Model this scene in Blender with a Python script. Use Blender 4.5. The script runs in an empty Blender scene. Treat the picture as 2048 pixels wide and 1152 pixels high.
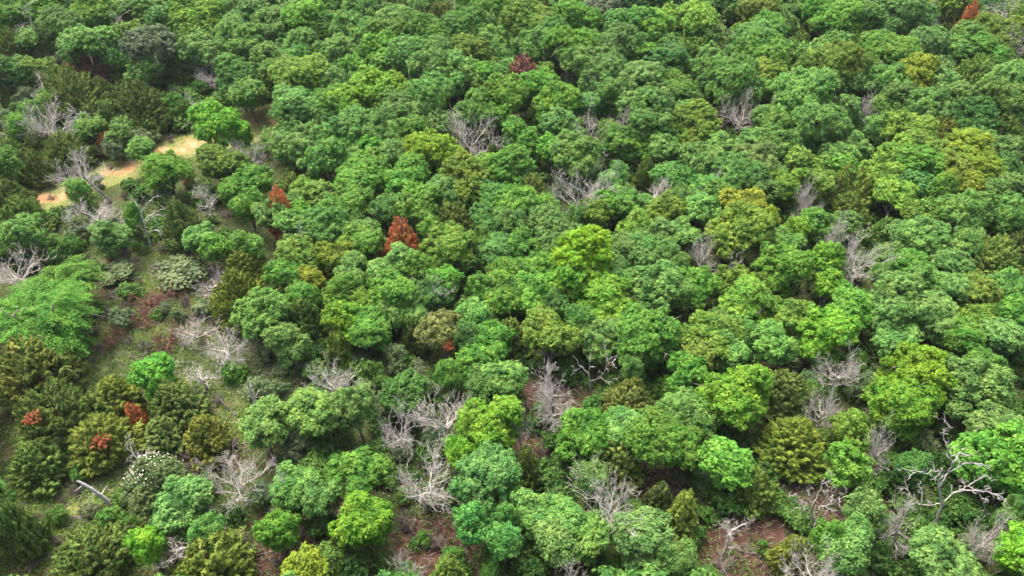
import bpy, math, random
import numpy as np
from mathutils import Matrix, Vector

# ---------------------------------------------------------------- camera, sky, sun, exposure
SC = bpy.context.scene
COL = SC.collection
CAM_H, PITCH, HFOV = 58.0, math.radians(41.0), math.radians(68.0)
cam_d = bpy.data.cameras.new('camera'); cam = bpy.data.objects.new('camera', cam_d); COL.objects.link(cam)
cam_d.sensor_fit = 'HORIZONTAL'; cam_d.angle = HFOV; cam_d.clip_start = 0.5; cam_d.clip_end = 3000
cam.location = (0, 0, CAM_H); cam.rotation_euler = (math.pi/2 - PITCH, 0, 0)
SC.camera = cam
SUN_EL, SUN_AZ = math.radians(66), math.radians(-35)      # azimuth from +Y towards +X
world = bpy.data.worlds.new('World'); SC.world = world; world.use_nodes = True
wn = world.node_tree; bg = wn.nodes['Background']
sky = wn.nodes.new('ShaderNodeTexSky'); sky.sky_type = 'NISHITA'; sky.sun_disc = False
sky.sun_elevation = SUN_EL; sky.sun_rotation = SUN_AZ; sky.air_density = 0.6; sky.dust_density = 8.0; sky.ozone_density = 0.0
wn.links.new(sky.outputs[0], bg.inputs[0]); bg.inputs[1].default_value = 0.15
sl = bpy.data.lights.new('sun', 'SUN'); sl.energy = 1.15; sl.angle = math.radians(40); sl.color = (1.0, 0.95, 0.88)
sun = bpy.data.objects.new('sun', sl); COL.objects.link(sun)
sd = Vector((math.sin(SUN_AZ)*math.cos(SUN_EL), math.cos(SUN_AZ)*math.cos(SUN_EL), math.sin(SUN_EL)))
sun.rotation_euler = sd.to_track_quat('Z', 'Y').to_euler()
SC.view_settings.view_transform = 'Standard'; SC.view_settings.look = 'None'
SC.view_settings.exposure = 1.88; SC.view_settings.gamma = 1.0
SC.cycles.max_bounces = 6; SC.cycles.diffuse_bounces = 4; SC.cycles.glossy_bounces = 1; SC.cycles.transmission_bounces = 4
SC.cycles.use_denoising = True

# ---------------------------------------------------------------- helpers
F = 1024/math.tan(HFOV/2); cp, sp = math.cos(PITCH), math.sin(PITCH)
def ray(px, py):
    cx, cy = (px-1024)/F, (576-py)/F
    return np.array([cx, cp+cy*sp, -sp+cy*cp])
def at(px, py, z=0.0):
    d = ray(px, py); t = (z-CAM_H)/d[2]
    return np.array([0, 0, CAM_H]) + d*t
def project(p):
    r = np.array(p, float) - np.array([0, 0, CAM_H])
    z = r[1]*cp - r[2]*sp; y = r[1]*sp + r[2]*cp
    return 1024+F*r[0]/z, 576-F*y/z, z
def ground_z(x, y):
    return 0.35*np.sin(x*0.061+1.0)*np.cos(y*0.047) + 0.18*np.sin(x*0.17+y*0.11)
def unit(v): return v/np.maximum(np.linalg.norm(v, axis=-1, keepdims=True), 1e-9)

def mesh_from(name, verts, quads, mat, tint=None, smooth=False, nv=4):
    me = bpy.data.meshes.new(name)
    verts = np.asarray(verts, np.float32); quads = np.asarray(quads, np.int32)
    me.vertices.add(len(verts)); me.vertices.foreach_set('co', verts.ravel())
    nf = len(quads); me.loops.add(nf*nv); me.loops.foreach_set('vertex_index', quads.ravel())
    me.polygons.add(nf); me.polygons.foreach_set('loop_start', np.arange(0, nf*nv, nv, dtype=np.int32))
    if tint is not None:
        a = me.attributes.new('tint', 'FLOAT', 'FACE'); a.data.foreach_set('value', np.asarray(tint, np.float32))
    me.update(calc_edges=True); me.validate()
    if smooth: me.polygons.foreach_set('use_smooth', np.ones(nf, bool))
    me.materials.append(mat)
    return me
def leaf_quads(P, N, L, W, rng, axis=None):
    """one rhombic leaf spray per point: centre P, normal N, length L, width W"""
    n = len(P); N = unit(N)
    ref = axis if axis is not None else rng.normal(size=(n, 3))
    A = unit(ref - N*np.sum(ref*N, 1, keepdims=True)); B = np.cross(N, A)
    L = np.broadcast_to(L, n)[:, None]; W = np.broadcast_to(W, n)[:, None]
    k = rng.uniform(-.15, .25, (n, 1))
    V = np.stack([P-A*L*.5, P+B*W*.5+A*L*k-N*W*.12, P+A*L*.5, P-B*W*.5+A*L*k-N*W*.12], 1).reshape(-1, 3)
    return V, np.arange(4*n).reshape(n, 4)
def tubes(polys, sides=4):
    """polys: list of (pts (k,3), radii (k)) -> one quad mesh"""
    VV, QQ, off = [], [], 0
    for pts, rad in polys:
        pts = np.asarray(pts, float); rad = np.asarray(rad, float); k = len(pts)
        t = np.gradient(pts, axis=0); t = unit(t)
        ref = np.array([0.31, 0.17, 0.93]) if abs(t[0][2]) < .8 else np.array([1.0, .1, 0])
        a = unit(np.cross(t, ref)); b = np.cross(t, a)
        s = 3 if rad[0] < .035 else sides
        ang = np.arange(s)*2*math.pi/s
        ring = pts[:, None]+rad[:, None, None]*(a[:, None]*np.cos(ang)[None, :, None]+b[:, None]*np.sin(ang)[None, :, None])
        VV.append(ring.reshape(-1, 3))
        i = np.arange(k-1)[:, None]*s; j = np.arange(s)[None]; j2 = (j+1) % s
        QQ.append(np.stack([i+j, i+j2, i+s+j2, i+s+j], -1).reshape(-1, 4)+off); off += k*s
    return np.concatenate(VV), np.concatenate(QQ)
def bent(p, d, length, r0, r1, rng, wob=.25, n=5, lift=0.0):
    pts = [np.array(p, float)]; d = unit(np.array(d, float))
    for i in range(n):
        d = unit(d+rng.normal(size=3)*wob+np.array([0, 0, lift])); pts.append(pts[-1]+d*length/n)
    return np.array(pts), np.linspace(r0, r1, n+1), d

# ---------------------------------------------------------------- materials
def nodes_of(name):
    m = bpy.data.materials.new(name); m.use_nodes = True
    return m, m.node_tree, m.node_tree.nodes['Principled BSDF'], m.node_tree.nodes['Material Output']
def leaf_material(name, rough=.55, trans=.25, spread=.35, spec=.35, own=None):
    m, t, p, o = nodes_of(name); N, L = t.nodes, t.links
    oi = N.new('ShaderNodeObjectInfo'); at_ = N.new('ShaderNodeAttribute'); at_.attribute_name = 'tint'
    if own: oi = N.new('ShaderNodeAttribute'); oi.attribute_name = own      # many trees in one mesh: each keeps its own leaf colour
    mr = N.new('ShaderNodeMapRange'); mr.inputs[3].default_value = 1-spread; mr.inputs[4].default_value = 1+spread*1.25
    L.new(at_.outputs['Fac'], mr.inputs[0])
    mul = N.new('ShaderNodeMix'); mul.data_type = 'RGBA'; mul.blend_type = 'MULTIPLY'; mul.inputs[0].default_value = 1
    L.new(oi.outputs['Color'], mul.inputs[6]); L.new(mr.outputs[0], mul.inputs[7])
    hs = N.new('ShaderNodeHueSaturation')                       # young sprays lean to yellow
    mh = N.new('ShaderNodeMapRange'); mh.inputs[3].default_value = .510; mh.inputs[4].default_value = .485
    L.new(at_.outputs['Fac'], mh.inputs[0]); L.new(mh.outputs[0], hs.inputs['Hue']); L.new(mul.outputs[2], hs.inputs['Color'])
    tc = N.new('ShaderNodeTexCoord'); nz = N.new('ShaderNodeTexNoise'); nz.inputs['Scale'].default_value = .75; nz.inputs['Detail'].default_value = 2
    L.new(tc.outputs['Object'], nz.inputs['Vector'])               # whole boughs lean yellower or bluer than their neighbours
    h2 = N.new('ShaderNodeHueSaturation'); m2 = N.new('ShaderNodeMapRange'); m2.inputs[1].default_value = .3; m2.inputs[2].default_value = .7; m2.inputs[3].default_value = .522; m2.inputs[4].default_value = .487
    L.new(nz.outputs['Fac'], m2.inputs[0]); L.new(m2.outputs[0], h2.inputs['Hue']); L.new(hs.outputs[0], h2.inputs['Color'])
    m3 = N.new('ShaderNodeMapRange'); m3.inputs[1].default_value = .3; m3.inputs[2].default_value = .7; m3.inputs[3].default_value = .82; m3.inputs[4].default_value = 1.15
    L.new(nz.outputs['Fac'], m3.inputs[0]); L.new(m3.outputs[0], h2.inputs['Value']); hs = h2
    L.new(hs.outputs[0], p.inputs['Base Color']); p.inputs['Roughness'].default_value = rough
    p.inputs['Specular IOR Level'].default_value = spec
    tr = N.new('ShaderNodeBsdfTranslucent'); L.new(hs.outputs[0], tr.inputs[0])
    mx = N.new('ShaderNodeMixShader'); mx.inputs[0].default_value = trans
    L.new(p.outputs[0], mx.inputs[1]); L.new(tr.outputs[0], mx.inputs[2]); L.new(mx.outputs[0], o.inputs[0])
    return m
def bark_material(name, c1, c2, scale):
    m, t, p, o = nodes_of(name); N, L = t.nodes, t.links
    tc = N.new('ShaderNodeTexCoord'); nz = N.new('ShaderNodeTexNoise'); nz.inputs['Scale'].default_value = scale
    nz.inputs['Detail'].default_value = 6; L.new(tc.outputs['Object'], nz.inputs['Vector'])
    cr = N.new('ShaderNodeValToRGB'); cr.color_ramp.elements[0].position = .35; cr.color_ramp.elements[1].position = .68
    cr.color_ramp.elements[0].color = (*c1, 1); cr.color_ramp.elements[1].color = (*c2, 1)
    L.new(nz.outputs['Fac'], cr.inputs[0]); L.new(cr.outputs[0], p.inputs['Base Color'])
    p.inputs['Roughness'].default_value = .9; p.inputs['Specular IOR Level'].default_value = .15
    bp = N.new('ShaderNodeBump'); bp.inputs['Strength'].default_value = .4; bp.inputs['Distance'].default_value = .05
    L.new(nz.outputs['Fac'], bp.inputs['Height']); L.new(bp.outputs[0], p.inputs['Normal'])
    return m
M_OAK = leaf_material('oak leaves', .6, .29, .40, .14)
M_MASS = leaf_material('canopy leaves', .6, .29, .40, .14, 'leaf_colour')
M_CEDAR = leaf_material('cedar needles', .75, .24, .42, .08)
M_FEATHER = leaf_material('feathery leaves', .65, .32, .34, .12)
M_DRY = leaf_material('dry foliage', .85, .1, .45, .1)
M_BARK = bark_material('oak bark', (.10, .085, .07), (.24, .21, .18), 3)
M_CBARK = bark_material('cedar bark', (.10, .065, .05), (.22, .15, .12), 3)
M_DEAD = bark_material('bleached wood', (.25, .24, .215), (.53, .51, .465), 2.2)
M_SNAG = bark_material('weathered snag wood', (.20, .19, .175), (.45, .435, .41), 2.2)
M_GREY = bark_material('grey twigs', (.13, .105, .095), (.27, .235, .21), 2.2)
M_MAROON = bark_material('maroon twigs', (.10, .045, .036), (.22, .12, .095), 2.2)
M_BLACK = bark_material('weathered fallen wood', (.05, .042, .038), (.20, .17, .15), 2.5)

# ---------------------------------------------------------------- plant builders (metres, base at origin)
def trunk_polys(rng, height, r, crown_r, crown_z, crown_h, nl=6):
    """tapered trunk with limbs reaching into the crown"""
    polys = []
    pts, rad, d = bent((0, 0, -.25), (rng.normal()*.08, rng.normal()*.08, 1), height*.62, r, r*.6, rng, .07, 6)
    polys.append((pts, rad))
    for i in range(nl):
        a = i*2*math.pi/nl+rng.uniform(-.4, .4); s = pts[3+i % 3]
        e = np.array([math.cos(a)*crown_r*.7, math.sin(a)*crown_r*.7, crown_z+crown_h*rng.uniform(-.1, .32)])
        q, rr, dd = bent(s, e-s, np.linalg.norm(e-s)*1.02, r*.5, r*.12, rng, .14, 6)
        polys.append((q, rr))
        for k in (3, 5):
            v = unit(rng.normal(size=3)+np.array([math.cos(a), math.sin(a), .8]))
            q2, r2, _ = bent(q[k], v, crown_r*.45, r*.2, r*.05, rng, .2, 4); polys.append((q2, r2))
    return polys

def oak_crown(rng, R, H, leaf=.2, airy=0.0, dens=1.0, lob=(.26, .44), sub_r=.36, heads=None):
    """a billowing uneven crown: boughs around a lopsided dome, leaf clumps on the boughs, leaves on the clumps"""
    nh = int(rng.integers(3, 7)) if heads is None else heads
    hc, hr = [], []
    a0 = rng.uniform(0, 6.28)
    for i in range(nh):
        q = rng.uniform(.55, .74) if i else rng.uniform(.6, .8)
        if nh == 1: q = .95
        a = a0+i*6.283/nh+rng.normal()*.45; e = (1-q)*rng.uniform(.75, 1.35)*(0 if nh == 1 else 1)
        hc.append((math.cos(a)*e, math.sin(a)*e, rng.uniform(-.5, .38) if nh > 1 else 0)); hr.append(q)
    hc = np.array(hc); hr = np.array(hr); hc[int(rng.integers(nh)), 2] = (1-hr[0])
    cens, lrs = [], []
    for c0, q in zip(hc, hr):
        nl = int((8+R*2.6)*q*q*1.35)+3; dirs = unit(rng.normal(size=(nl*6, 3))); dirs = dirs[dirs[:, 2] > -.85]
        keep = [dirs[0]]
        for d in dirs[1:]:
            if min(np.linalg.norm(d-k) for k in keep) > rng.uniform(.4, .75): keep.append(d)
            if len(keep) >= nl: break
        keep = np.array(keep); l = rng.uniform(*lob, len(keep))*(.55+.45*q)
        c = c0+keep*((q-l)*rng.uniform(.75, 1.28, len(keep)))[:, None]; c = np.vstack([c, c0[None]*.8]); l = np.append(l, .38*q)
        ins = np.array([np.sum(np.linalg.norm(hc-z, axis=1) < hr*.42) < 1 or z[2] > .1 for z in c]); cens.append(c[ins]); lrs.append(l[ins])
    cen = np.vstack(cens); lr = np.concatenate(lrs)
    Ps, Ns, Ts = [], [], []
    sc = np.array([R, R, H*.5])
    for c, r in zip(cen, lr):
        out = unit(c+np.array([0, 0, .45])); rm = r*(R+H*.5)*.5
        ns = max(5, int(4.9*(rm/sub_r)**2*rng.uniform(.8, 1.15)*dens*(1-airy)))
        td = unit(rng.normal(size=(ns, 3))+out*.8)
        tc = c*sc+td*rm*rng.uniform(.68, 1.12, (ns, 1))*np.array([1, 1, .85])
        btint = rng.normal(0, .13)
        for k in range(ns):
            sr = sub_r*rng.uniform(.6, 1.3); nlv = max(8, int(36*(sr/.42)**2*(.2/leaf)**1.4*dens))
            ld = unit(rng.normal(size=(nlv, 3))+td[k]*.55+np.array([0, 0, .35]))
            P = tc[k]+ld*sr*np.array([1, 1, .8])*rng.uniform(.55, 1.08, (nlv, 1))
            Ps.append(P); Ns.append(ld*.85+np.array([0, 0, .36])+rng.normal(size=(nlv, 3))*.26)
            Ts.append(np.clip(rng.normal(.5, .17)+btint+rng.normal(0, .10, nlv), 0, 1))
    P, N, T = map(np.concatenate, (Ps, Ns, Ts))
    L = leaf*rng.uniform(.7, 1.4, len(P))
    V, Q = leaf_quads(P, N, L, L*rng.uniform(.65, .95, len(P)), rng)
    return V, Q, T

def cedar_crown(rng, R, H, n=230, blades=58, point=.75, blade=.24):
    """ascending feathery sprays on a rounded cone, z from 0 to H"""
    Ps, Ns, As, Ts = [], [], [], []
    ph = rng.uniform(0, 6.28, 6)
    for i in range(n):
        inner = i > n*.78
        u = min(.999, (i+.5)/(n*.78)) if not inner else rng.random()
        u = 1-(1-u)**.62 if not inner else u*.8
        a = i*2.39996+rng.normal()*.25
        prof = (min(1, (1-u)*1.32+.07))**point*min(1, .62+u*2.2)
        lobe = 1+.10*math.sin(2*a+ph[0]+4*u)+.12*math.sin(3*a+ph[1]-7*u)+.08*math.sin(14*u+ph[2]+a)
        rr = R*prof*lobe*(rng.uniform(.86, 1.06) if not inner else rng.uniform(.3, .7)); z = H*(.03+.92*u)
        tip = np.array([math.cos(a)*rr, math.sin(a)*rr, z])
        ax = unit(np.array([math.cos(a)*(1-u*.55), math.sin(a)*(1-u*.55), .40+.8*u])+rng.normal(size=3)*.2)
        ln = rng.uniform(.6, 1.15)*(.34+.14*R)
        m = int(blades*(1.0+.3*R)); t = rng.random(m)**.75
        side = rng.normal(size=(m, 3)); side = unit(side-ax*np.sum(side*ax, 1, keepdims=True))
        w = (1-t)*.42*ln+.03
        P = tip+ax*((t-.80)*ln)[:, None]+side*(w*rng.uniform(.3, 1, m))[:, None]; P[:, 2] = np.maximum(P[:, 2], .04*H)
        Ps.append(P)
        d = unit(ax*.9+side*.8); As.append(d); o_ = side*.7+np.array([math.cos(a)*.35, math.sin(a)*.35, .65]); Ns.append(unit(o_+rng.normal(size=(m, 3))*.35))
        Ts.append(np.clip(rng.normal(.5, .17)+rng.normal(0, .16, m), 0, 1))
    P, N, A, T = map(np.concatenate, (Ps, Ns, As, Ts))
    L = blade*rng.uniform(.7, 1.4, len(P))
    V, Q = leaf_quads(P, N, L, L*.42, rng, A)
    return V, Q, T

def feather_crown(rng, R, H, n=230, per=95):
    """arching branches with fine leaflets strung along drooping sprays; centre at origin"""
    hp = rng.uniform(0, 6.28, 3)
    Ps, Ns, As, Ts = [], [], [], []
    for i in range(n):
        d = unit(rng.normal(size=3)*np.array([1, 1, .75])+np.array([0, 0, .28]))
        a_ = math.atan2(d[1], d[0]); lop = .82+.16*math.sin(2*a_+hp[0]+3*d[2])+.13*math.sin(3*a_+hp[1]-4*d[2])+.10*math.sin(5*a_+6*d[2]+hp[2])
        s = d*rng.uniform(.25, .8)*lop; e = d*rng.uniform(.8, 1.15)*lop+np.array([0, 0, -.10])
        e = e+unit(np.array([d[0], d[1], 0])+1e-6)*.12
        t = rng.random(per)[:, None]; arc = np.array([0, 0, .16])*(4*t*(1-t))
        P = s+(e-s)*t+arc
        P = P*np.array([R, R, H*.5])
        ax = unit((e-s)*np.array([R, R, H*.5])); P = P+rng.normal(size=(per, 3))*(.10+.2*(1-t))*np.array([1, 1, .55])
        Ps.append(P); As.append(np.tile(ax, (per, 1))+rng.normal(size=(per, 3))*.55)
        Ns.append(unit(np.array([0, 0, .9])+d*.5+rng.normal(size=(per, 3))*.45)); Ts.append(np.clip(rng.normal(.5, .2)+rng.normal(0, .13, per), 0, 1))
    P, N, A, T = map(np.concatenate, (Ps, Ns, As, Ts))
    L = .2*rng.uniform(.6, 1.5, len(P))
    V, Q = leaf_quads(P, N, L, L*.4, rng, A)
    return V, Q, T

def bare_limb(rng, p, d, length, r, dense, level=0, out=None):
    if out is None: out = []
    n = 6 if level < 2 else 4
    pts, rad, dd = bent(p, d, length, r, r*(.35 if level < 3 else .5), rng, (.24 if dense else .33) if level else .17, n, .05)
    out.append((pts, rad))
    if level >= (3 if dense else 3): return out
    kids = ((7, 5, 4) if dense else (5, 4, 3))[level]
    for k in range(kids):
        i = min(n, 1+int((k+.6)/kids*n)); fwd = unit(pts[i]-pts[i-1])
        out_ = unit(pts[i]-np.array([0, 0, 1.2]))
        v = unit(fwd*.6+out_*(.5 if dense else .2)+rng.normal(size=3)*(.52 if dense else .66)+np.array([0, 0, .05]))
        bare_limb(rng, pts[i], v, length*rng.uniform(.40, .66), max(rad[i]*.58, .0125 if dense else .015), dense, level+1, out)
    return out
def bare_proto(rng, R, H, dense, nl, lean=0.0, frac=.42):
    """-> trunk polys, list of limb polys"""
    tr, rad, d = bent((0, 0, -.25), (rng.normal()*.1+lean, rng.normal()*.1, 1), H*frac+.25, .2 if dense else .19, .12, rng, .06, 6)
    limbs = []
    for i in range(nl):
        a = i*2.4+rng.uniform(-.4, .4); up = rng.uniform(.15, 1.0) if i else 1.8
        k = 6 if i < 3 else int(rng.integers(3, 7))
        v = np.array([math.cos(a), math.sin(a), up]); L = min(R*1.02/max(.35, math.hypot(v[0], v[1])/np.linalg.norm(v)), H*.62)
        L = L*(.75 if dense else .8)*rng.uniform(.8, 1.1)
        limbs.append(bare_limb(rng, tr[k], v, L, .080 if dense else .10, dense, 0))
    return (tr, rad), limbs
def snag_proto(rng, H):
    tr, rad, d = bent((0, 0, -.2), (rng.normal()*.12, rng.normal()*.12, 1), H, .22, .10, rng, .05, 7)
    limbs = []
    for i in range(6):
        k = int(rng.integers(3, 7)); v = unit(np.array([*rng.normal(size=2), .35]))
        limbs.append(bent(tr[k], v, rng.uniform(.4, 1.1), .05, .015, rng, .25, 4)[:2])
    return (tr, rad), limbs
def thin(vqt, n, rng):
    V, Q, T = vqt; k = len(Q); i = rng.permutation(k)[:n]; B = V.reshape(-1, 4, 3)[i]; c = B.mean(1, keepdims=True)
    B = c+(B-c)*min(1.7, math.sqrt(k/max(1, len(i)))*.75)
    return B.reshape(-1, 3), np.arange(4*len(i)).reshape(-1, 4), T[i]
def bush_foliage(rng, R, H, leaf=.15):
    V, Q, T = oak_crown(rng, R, H, leaf, .15, .8, (.3, .55), .28); V[:, 2] += H*.42; V[:, 2] = np.maximum(V[:, 2], .03)
    return V, Q, T

def obj(name, me, parent=None, color=None):
    o = bpy.data.objects.new(name, me); COL.objects.link(o)
    if parent is not None: o.parent = parent
    if color is not None: o.color = (*color, 1)
    return o
def copy_child(src, parent, color=None):
    o = src.copy(); COL.objects.link(o); o.parent = parent
    if color is not None: o.color = (*color, 1)
    return o

# prototypes: meshes per kind; every tree below gets its own Empty and its own copy of each part
RNG = np.random.default_rng(7)
PROTO = {}
def add(kind, W, H, parts): PROTO.setdefault(kind, []).append(dict(W=W, H=H, parts=parts))
def crown_part(name, vqt, mat, dz=0.0):
    V, Q, T = vqt; V = V.copy(); V[:, 2] += dz
    return (name, mesh_from(name, V, Q, mat, T), True)
def wood_part(name, polys, mat, sides=6): 
    V, Q = tubes(polys, sides); return (name, mesh_from(name, V, Q, mat, None, True), False)
for kind, specs, airy in (('oak', ((1.7, 3.2), (2.0, 4.2), (2.2, 3.6), (2.5, 5.2), (2.6, 4.2), (2.7, 5.0), (3.0, 4.8), (3.1, 6.0), (3.3, 5.0), (3.7, 5.6), (4.0, 6.2), (4.4, 5.6), (4.9, 6.6)), 0.0),
                          ('pale', ((1.7, 3.0), (2.1, 4.2), (2.3, 3.4), (2.5, 4.6), (2.6, 5.2), (2.9, 4.4), (3.1, 5.6), (3.2, 4.6), (3.4, 5.2), (3.9, 5.6), (4.2, 6.4), (4.6, 5.8), (5.2, 6.4)), .10),
                          ('sparse', ((2.2, 3.6), (3.2, 4.6), (4.4, 5.4)), .42)):
    for R, H in specs:
        base = 2.0
        parts = [crown_part('crown', oak_crown(RNG, R, H, .21 if kind == 'oak' else .19, airy), M_OAK, base+H/2),
                 wood_part('trunk', trunk_polys(RNG, base+H*.8, .07+.045*R, R, base+H/2, H, 8 if kind == 'sparse' else 6), M_DEAD if kind == 'sparse' else M_BARK)]
        add(kind, 2*R, base+H, parts); PROTO[kind][-1]['crown'] = H
for R, H, pt in ((1.3, 3.6, .8), (1.5, 3.2, .6), (1.9, 4.6, .8), (2.1, 4.4, .6), (2.3, 5.6, .8), (2.6, 5.0, .6), (3.0, 6.4, .75), (3.4, 5.6, .55)):
    add('cedar', 2*R, H, [crown_part('crown', cedar_crown(RNG, R, H, int(130+100*R), 46, pt), M_CEDAR),
                          wood_part('trunk', [bent((0, 0, -.25), (0, 0, 1), H*.92, .08+.04*R, .02, RNG, .03, 6)[:2]], M_CBARK)])
for R, H, pt in ((1.2, 3.0, .8), (1.7, 4.8, .8), (2.0, 5.0, .7)):
    tr = bent((0, 0, -.25), (0, 0, 1), H*.92, .16, .03, RNG, .03, 6)
    br = [tr[:2]]
    for i in range(40):
        k = int(RNG.integers(1, 7)); a = RNG.uniform(0, 6.28); br.append(bent(tr[0][k], (math.cos(a), math.sin(a), .55), R*RNG.uniform(.5, .95)*(1.15-k*.12), .03, .01, RNG, .12, 4)[:2])
    add('rust', 2*R, H, [crown_part('crown', cedar_crown(RNG, R, H, int(78+52*R), 42, pt), M_DRY), wood_part('trunk', br, M_CBARK)])
for R, H in ((2.2, 3.4), (3.4, 4.6), (5.0, 6.0)):
    base = 1.0
    add('feather', 2*R, base+H, [crown_part('crown', feather_crown(RNG, R, H, int(110+58*R), 95), M_FEATHER, base+H/2),
                                 wood_part('trunk', trunk_polys(RNG, base+H*.8, .08+.05*R, R, base+H/2, H, 8), M_BARK)])
    PROTO['feather'][-1]['crown'] = H
def bare(kind, R, H, dense, nl, mat, frac=.42, lean=0):
    t, limbs = bare_proto(RNG, R, H, dense, nl, lean, frac)
    add(kind, 2*R, H, [wood_part('trunk', [t], mat)]+[wood_part('limb', l, mat, 5) for l in limbs])
for R, H in ((1.8, 5.0), (2.2, 5.6), (2.6, 5.8), (3.0, 6.0), (3.4, 6.4), (3.9, 6.6)): bare('bare', R, H, True, 8, M_DEAD)
for R, H in ((1.2, 6.0), (1.8, 6.8), (2.4, 7.2), (3.0, 7.4), (5.2, 9.5)): bare('snagtree', R, H, False, 6 if R < 5 else 8, M_DEAD, .5, RNG.normal()*.1)
for R, H in ((1.4, 1.5), (2.0, 1.8), (2.6, 2.0)): bare('brush', R, H, True, 8, M_GREY, .12)
for R, H in ((1.5, 2.4), (2.2, 3.0)): bare('maroonbush', R, H, True, 8, M_MAROON, .15)
for H in (4.5, 6.0, 7.0):
    t, l = snag_proto(RNG, H); add('stub', .6, H, [wood_part('trunk', [t], M_SNAG)]+[wood_part('broken_limb', [x], M_SNAG) for x in l])
for R, H in ((.9, 1.4), (1.3, 1.9), (1.7, 2.3), (2.2, 2.7)):
    st = [bent((0, 0, -.15), (*RNG.normal(size=2)*.6, 1), H*.8, .04, .01, RNG, .15, 4)[:2] for _ in range(7)]
    add('shrub', 2*R, H, [crown_part('foliage', bush_foliage(RNG, R, H), M_OAK), wood_part('stems', st, M_BARK)])
# ---------------------------------------------------------------- the ground
def ramp(N, stops):
    r = N.new('ShaderNodeValToRGB'); e = r.color_ramp.elements
    e[0].position, e[0].color = stops[0][0], (*stops[0][1], 1); e[1].position, e[1].color = stops[-1][0], (*stops[-1][1], 1)
    for p_, c in stops[1:-1]: x = e.new(p_); x.color = (*c, 1)
    return r
def ground_material(name, stops, scale, green=None, gmask=.5, floor=None):
    m, t, p, o = nodes_of(name); N, L = t.nodes, t.links
    tc = N.new('ShaderNodeTexCoord')
    def noise(s, d=8): 
        n = N.new('ShaderNodeTexNoise'); n.inputs['Scale'].default_value = s; n.inputs['Detail'].default_value = d; n.inputs['Roughness'].default_value = .65
        L.new(tc.outputs['Object'], n.inputs['Vector']); return n
    a = noise(scale, 10); r = ramp(N, stops); L.new(a.outputs['Fac'], r.inputs[0]); col = r.outputs[0]
    if green:
        b = noise(.35, 8); at_ = N.new('ShaderNodeAttribute'); at_.attribute_name = 'grass'
        ad = N.new('ShaderNodeMath'); ad.operation = 'ADD'; L.new(b.outputs['Fac'], ad.inputs[0]); L.new(at_.outputs['Fac'], ad.inputs[1])
        mr = N.new('ShaderNodeMapRange'); mr.inputs[1].default_value = gmask; mr.inputs[2].default_value = gmask+.16; L.new(ad.outputs[0], mr.inputs[0])
        g = noise(2.5, 8); gr = ramp(N, green); L.new(g.outputs['Fac'], gr.inputs[0])
        mx = N.new('ShaderNodeMix'); mx.data_type = 'RGBA'; L.new(mr.outputs[0], mx.inputs[0]); L.new(col, mx.inputs[6]); L.new(gr.outputs[0], mx.inputs[7]); col = mx.outputs[2]
    if floor:
        b2 = noise(.9, 8); a2 = N.new('ShaderNodeAttribute'); a2.attribute_name = 'bare'
        sb = N.new('ShaderNodeMath'); sb.operation = 'SUBTRACT'; L.new(b2.outputs['Fac'], sb.inputs[0]); L.new(a2.outputs['Fac'], sb.inputs[1])
        m4 = N.new('ShaderNodeMapRange'); m4.inputs[1].default_value = .30; m4.inputs[2].default_value = .46; L.new(sb.outputs[0], m4.inputs[0])
        g2 = noise(3.5, 8); fr = ramp(N, floor); L.new(g2.outputs['Fac'], fr.inputs[0])
        x2 = N.new('ShaderNodeMix'); x2.data_type = 'RGBA'; L.new(m4.outputs[0], x2.inputs[0]); L.new(col, x2.inputs[6]); L.new(fr.outputs[0], x2.inputs[7]); col = x2.outputs[2]
    L.new(col, p.inputs['Base Color']); p.inputs['Roughness'].default_value = .95; p.inputs['Specular IOR Level'].default_value = .1
    bp = N.new('ShaderNodeBump'); bp.inputs['Strength'].default_value = .7; bp.inputs['Distance'].default_value = .12
    f = noise(6, 8); L.new(f.outputs['Fac'], bp.inputs['Height']); L.new(bp.outputs[0], p.inputs['Normal'])
    return m
GRASS = [(.3, (.06, .10, .022)), (.5, (.135, .20, .036)), (.7, (.20, .235, .07))]
M_GROUND = ground_material('leaf litter', [(.28, (.016, .012, .009)), (.45, (.042, .023, .017)), (.58, (.075, .042, .030)), (.75, (.13, .10, .075))], 1.4, GRASS, .62, [(.3, (.018, .030, .010)), (.5, (.040, .065, .018)), (.68, (.075, .085, .04))])
M_TRACK = ground_material('sandy track', [(.3, (.17, .085, .04)), (.45, (.31, .165, .08)), (.58, (.37, .215, .115)), (.75, (.44, .29, .18))], .9, [(.3, (.07, .10, .03)), (.5, (.14, .15, .05)), (.7, (.20, .19, .085))], .60)
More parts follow.
